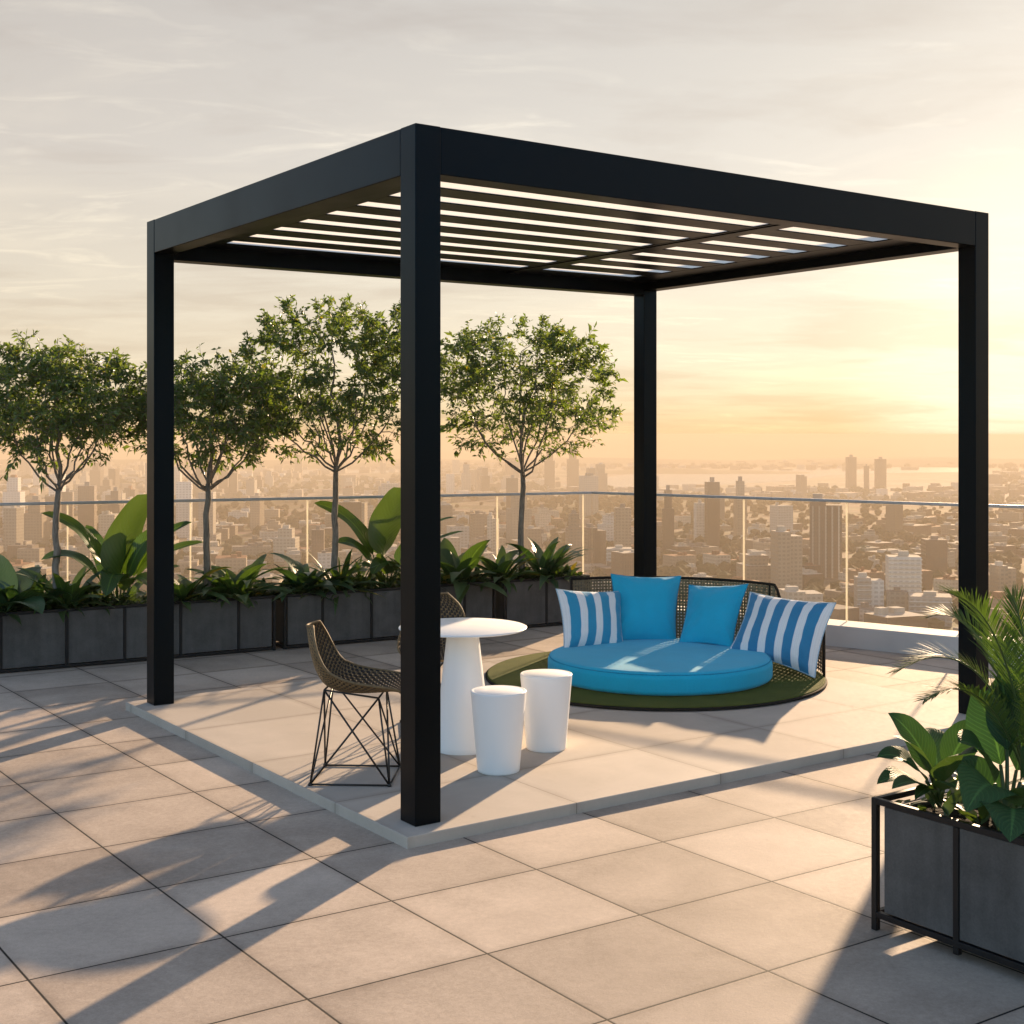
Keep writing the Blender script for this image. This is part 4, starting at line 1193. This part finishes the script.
# ---------------------------------------------------------------- haze
hz = MB(); hz.box(-4300, 4300, -320, 6480, CZ-1.5, 4.6)
def hazemat():
    m, nt, out = mat('warm_haze')
    v = N(nt, 'VolumePrincipled')
    v.inputs['Color'].default_value = (.74, .60, .445, 1); v.inputs['Density'].default_value = HAZE_D; v.inputs['Anisotropy'].default_value = .10
    L(nt, v.outputs[0], out.inputs['Volume']); return m
HAZE_D = 3.2e-4
o = hz.build('haze', hazemat()); o['kind'] = 'stuff'; o['label'] = 'warm evening haze'

# ---------------------------------------------------------------- sun and sky
SUN_EL = R(14.2); SUN_DIR = Vector((.41, .912, 0)).normalized()
sd = Vector((SUN_DIR.x*math.cos(SUN_EL), SUN_DIR.y*math.cos(SUN_EL), math.sin(SUN_EL)))
sl = bpy.data.lights.new('sun', 'SUN'); sl.energy = 5.0; sl.angle = R(.8); sl.color = (1, .72, .455)
so = bpy.data.objects.new('sun', sl); COL.objects.link(so); so.rotation_euler = sd.to_track_quat('Z', 'Y').to_euler(); so.location = (20, 40, 30)
W = bpy.data.worlds.new('World'); SC.world = W; W.use_nodes = True
nt = W.node_tree; nt.nodes.clear()
out = nt.nodes.new('ShaderNodeOutputWorld'); bg = nt.nodes.new('ShaderNodeBackground'); L(nt, bg.outputs[0], out.inputs[0])
sky = nt.nodes.new('ShaderNodeTexSky'); sky.sky_type = 'NISHITA'; sky.sun_disc = False; sky.sun_elevation = SUN_EL
sky.sun_rotation = math.atan2(SUN_DIR.x, SUN_DIR.y); sky.altitude = 150; sky.air_density = 1.2; sky.dust_density = 2.0; sky.ozone_density = 2.0
BGS = .1
tc = nt.nodes.new('ShaderNodeTexCoord'); dirv = tc.outputs['Generated']
sep = N(nt, 'SeparateXYZ'); L(nt, dirv, sep.inputs[0])
z = sep.outputs[2]
# thin evening cloud veil, warm and thick towards the sun, opening to blue away from it
dp_ = N(nt, 'VectorMath', operation='DOT_PRODUCT'); L(nt, dirv, dp_.inputs[0]); dp_.inputs[1].default_value = tuple(SUN_DIR)
fz = N(nt, 'MapRange'); fz.inputs['From Min'].default_value = -.05; fz.inputs['From Max'].default_value = .68; fz.interpolation_type = 'SMOOTHSTEP'; L(nt, math_(nt, 'ADD', dp_.outputs['Value'], math_(nt, 'MULTIPLY', math_(nt, 'MAXIMUM', z, 0), .55)), fz.inputs['Value'])
EXPO = 1.3
S = 1/BGS/2**EXPO      # the veil's colours below are as seen at exposure 1
def lin(*c): return tuple(((x/255)/12.92 if x/255 <= .04045 else ((x/255+.055)/1.055)**2.4)*S for x in c)
zz = math_(nt, 'ADD', z, 0.0)
veil = ramp(nt, math_(nt, 'MULTIPLY', math_(nt, 'MAXIMUM', zz, 0), 1.25), [(0.0, lin(240, 202, 152)), (.016, lin(245, 216, 171)), (.042, lin(248, 229, 194)), (.07, lin(246, 231, 204)), (.135, lin(240, 229, 209)), (.25, lin(226, 219, 209)), (.4, lin(212, 207, 200)), (.58, lin(198, 199, 203)), (1, lin(176, 186, 206))])
# the ramp clamps to 1, so scale afterwards
W_nodes = None
veils = N(nt, 'VectorMath', operation='SCALE'); L(nt, veil, veils.inputs[0]); veils.inputs['Scale'].default_value = 1.0
az_ = N(nt, 'MapRange'); az_.inputs['From Min'].default_value = .66; az_.inputs['From Max'].default_value = .97; L(nt, dp_.outputs['Value'], az_.inputs['Value'])
veilc = mixc(nt, 1.0, veils.outputs[0], mixc(nt, az_.outputs[0], (.90, .875, .86), (1, 1, 1)), 'MULTIPLY')
glow = N(nt, 'VectorMath', operation='DOT_PRODUCT'); L(nt, dirv, glow.inputs[0])
gd = Vector(((1035-CX)/F, 1, (HY-335)/F)).normalized(); glow.inputs[1].default_value = tuple(gd)
gm = N(nt, 'MapRange'); gm.inputs['From Min'].default_value = .986; gm.inputs['From Max'].default_value = 1.0; gm.interpolation_type = 'SMOOTHSTEP'; L(nt, glow.outputs['Value'], gm.inputs['Value'])
gcol = mixc(nt, math_(nt, 'MULTIPLY', math_(nt, 'POWER', gm.outputs[0], 1.5), .85), veilc, lin(260, 248, 224))
# cloud streaks: project the direction on a high plane
den = math_(nt, 'ADD', math_(nt, 'ABSOLUTE', z), .10)
dv = N(nt, 'CombineXYZ'); L(nt, math_(nt, 'DIVIDE', sep.outputs[0], den), dv.inputs[0]); L(nt, math_(nt, 'DIVIDE', sep.outputs[1], den), dv.inputs[1])
mp = N(nt, 'Mapping'); mp.inputs['Scale'].default_value = (.62, .95, 1); mp.inputs['Rotation'].default_value = (0, 0, R(12)); L(nt, dv.outputs[0], mp.inputs[0])
c1 = noise(nt, mp.outputs[0], 1.05, 6, .54, .6)
c2_ = noise(nt, mp.outputs[0], 2.1, 7, .58, .9)
cf = math_(nt, 'ADD', math_(nt, 'MULTIPLY', c1, .65), math_(nt, 'MULTIPLY', c2_, .35))
lo_ = N(nt, 'MapRange'); lo_.inputs['From Min'].default_value = .50; lo_.inputs['From Max'].default_value = .40; L(nt, cf, lo_.inputs['Value'])
hi_ = N(nt, 'MapRange'); hi_.inputs['From Min'].default_value = .53; hi_.inputs['From Max'].default_value = .66; L(nt, cf, hi_.inputs['Value'])
skyc = mixc(nt, math_(nt, 'MULTIPLY', lo_.outputs[0], .6), gcol, mixc(nt, 1.0, gcol, (.80, .76, .74), 'MULTIPLY'))
skyc = mixc(nt, math_(nt, 'MULTIPLY', hi_.outputs[0], 1.0), skyc, mixc(nt, 1.0, skyc, (1.13, 1.12, 1.09), 'MULTIPLY'))
mp3 = N(nt, 'Mapping'); mp3.inputs['Scale'].default_value = (1.0, 2.0, 1); mp3.inputs['Rotation'].default_value = (0, 0, R(-28)); mp3.inputs['Location'].default_value = (3.1, .6, 0); L(nt, dv.outputs[0], mp3.inputs[0])
c3_ = noise(nt, mp3.outputs[0], 2.6, 9, .62, 1.1)
wi = N(nt, 'MapRange'); wi.inputs['From Min'].default_value = .53; wi.inputs['From Max'].default_value = .72; L(nt, c3_, wi.inputs['Value'])
ms_ = N(nt, 'MapRange'); ms_.inputs['From Min'].default_value = .42; ms_.inputs['From Max'].default_value = .58; L(nt, c1, ms_.inputs['Value'])
skyc = mixc(nt, math_(nt, 'MULTIPLY', wi.outputs[0], ms_.outputs[0]), skyc, mixc(nt, 1.0, skyc, (1.20, 1.19, 1.15), 'MULTIPLY'))
skyb = N(nt, 'VectorMath', operation='SCALE'); L(nt, sky.outputs[0], skyb.inputs[0]); skyb.inputs['Scale'].default_value = 1.4
skyt = mixc(nt, 1.0, skyb.outputs[0], (.93, .97, 1.05), 'MULTIPLY')
fin = mixc(nt, math_(nt, 'ADD', .12, math_(nt, 'MULTIPLY', fz.outputs[0], .86)), skyt, skyc)
L(nt, fin, bg.inputs[0]); bg.inputs[1].default_value = BGS

# ---------------------------------------------------------------- camera and output
cam = bpy.data.cameras.new('camera'); co_ = bpy.data.objects.new('camera', cam); COL.objects.link(co_)
cam.sensor_width = 36; cam.lens = F/1024*36; cam.shift_y = -(512-HY)/1024
co_.location = (0, 0, CAMZ); co_.rotation_euler = (R(90), 0, 0); cam.clip_start = .05; cam.clip_end = 20000
SC.camera = co_
SC.view_settings.view_transform = 'Standard'; SC.view_settings.look = 'None'; SC.view_settings.exposure = EXPO; SC.view_settings.gamma = 1
SC.render.engine = 'CYCLES'
cy = SC.cycles
cy.use_denoising = True
try: cy.denoiser = 'OPENIMAGEDENOISE'
except Exception: pass
cy.max_bounces = 8; cy.transparent_max_bounces = 16; cy.volume_bounces = 0; cy.sample_clamp_indirect = 4
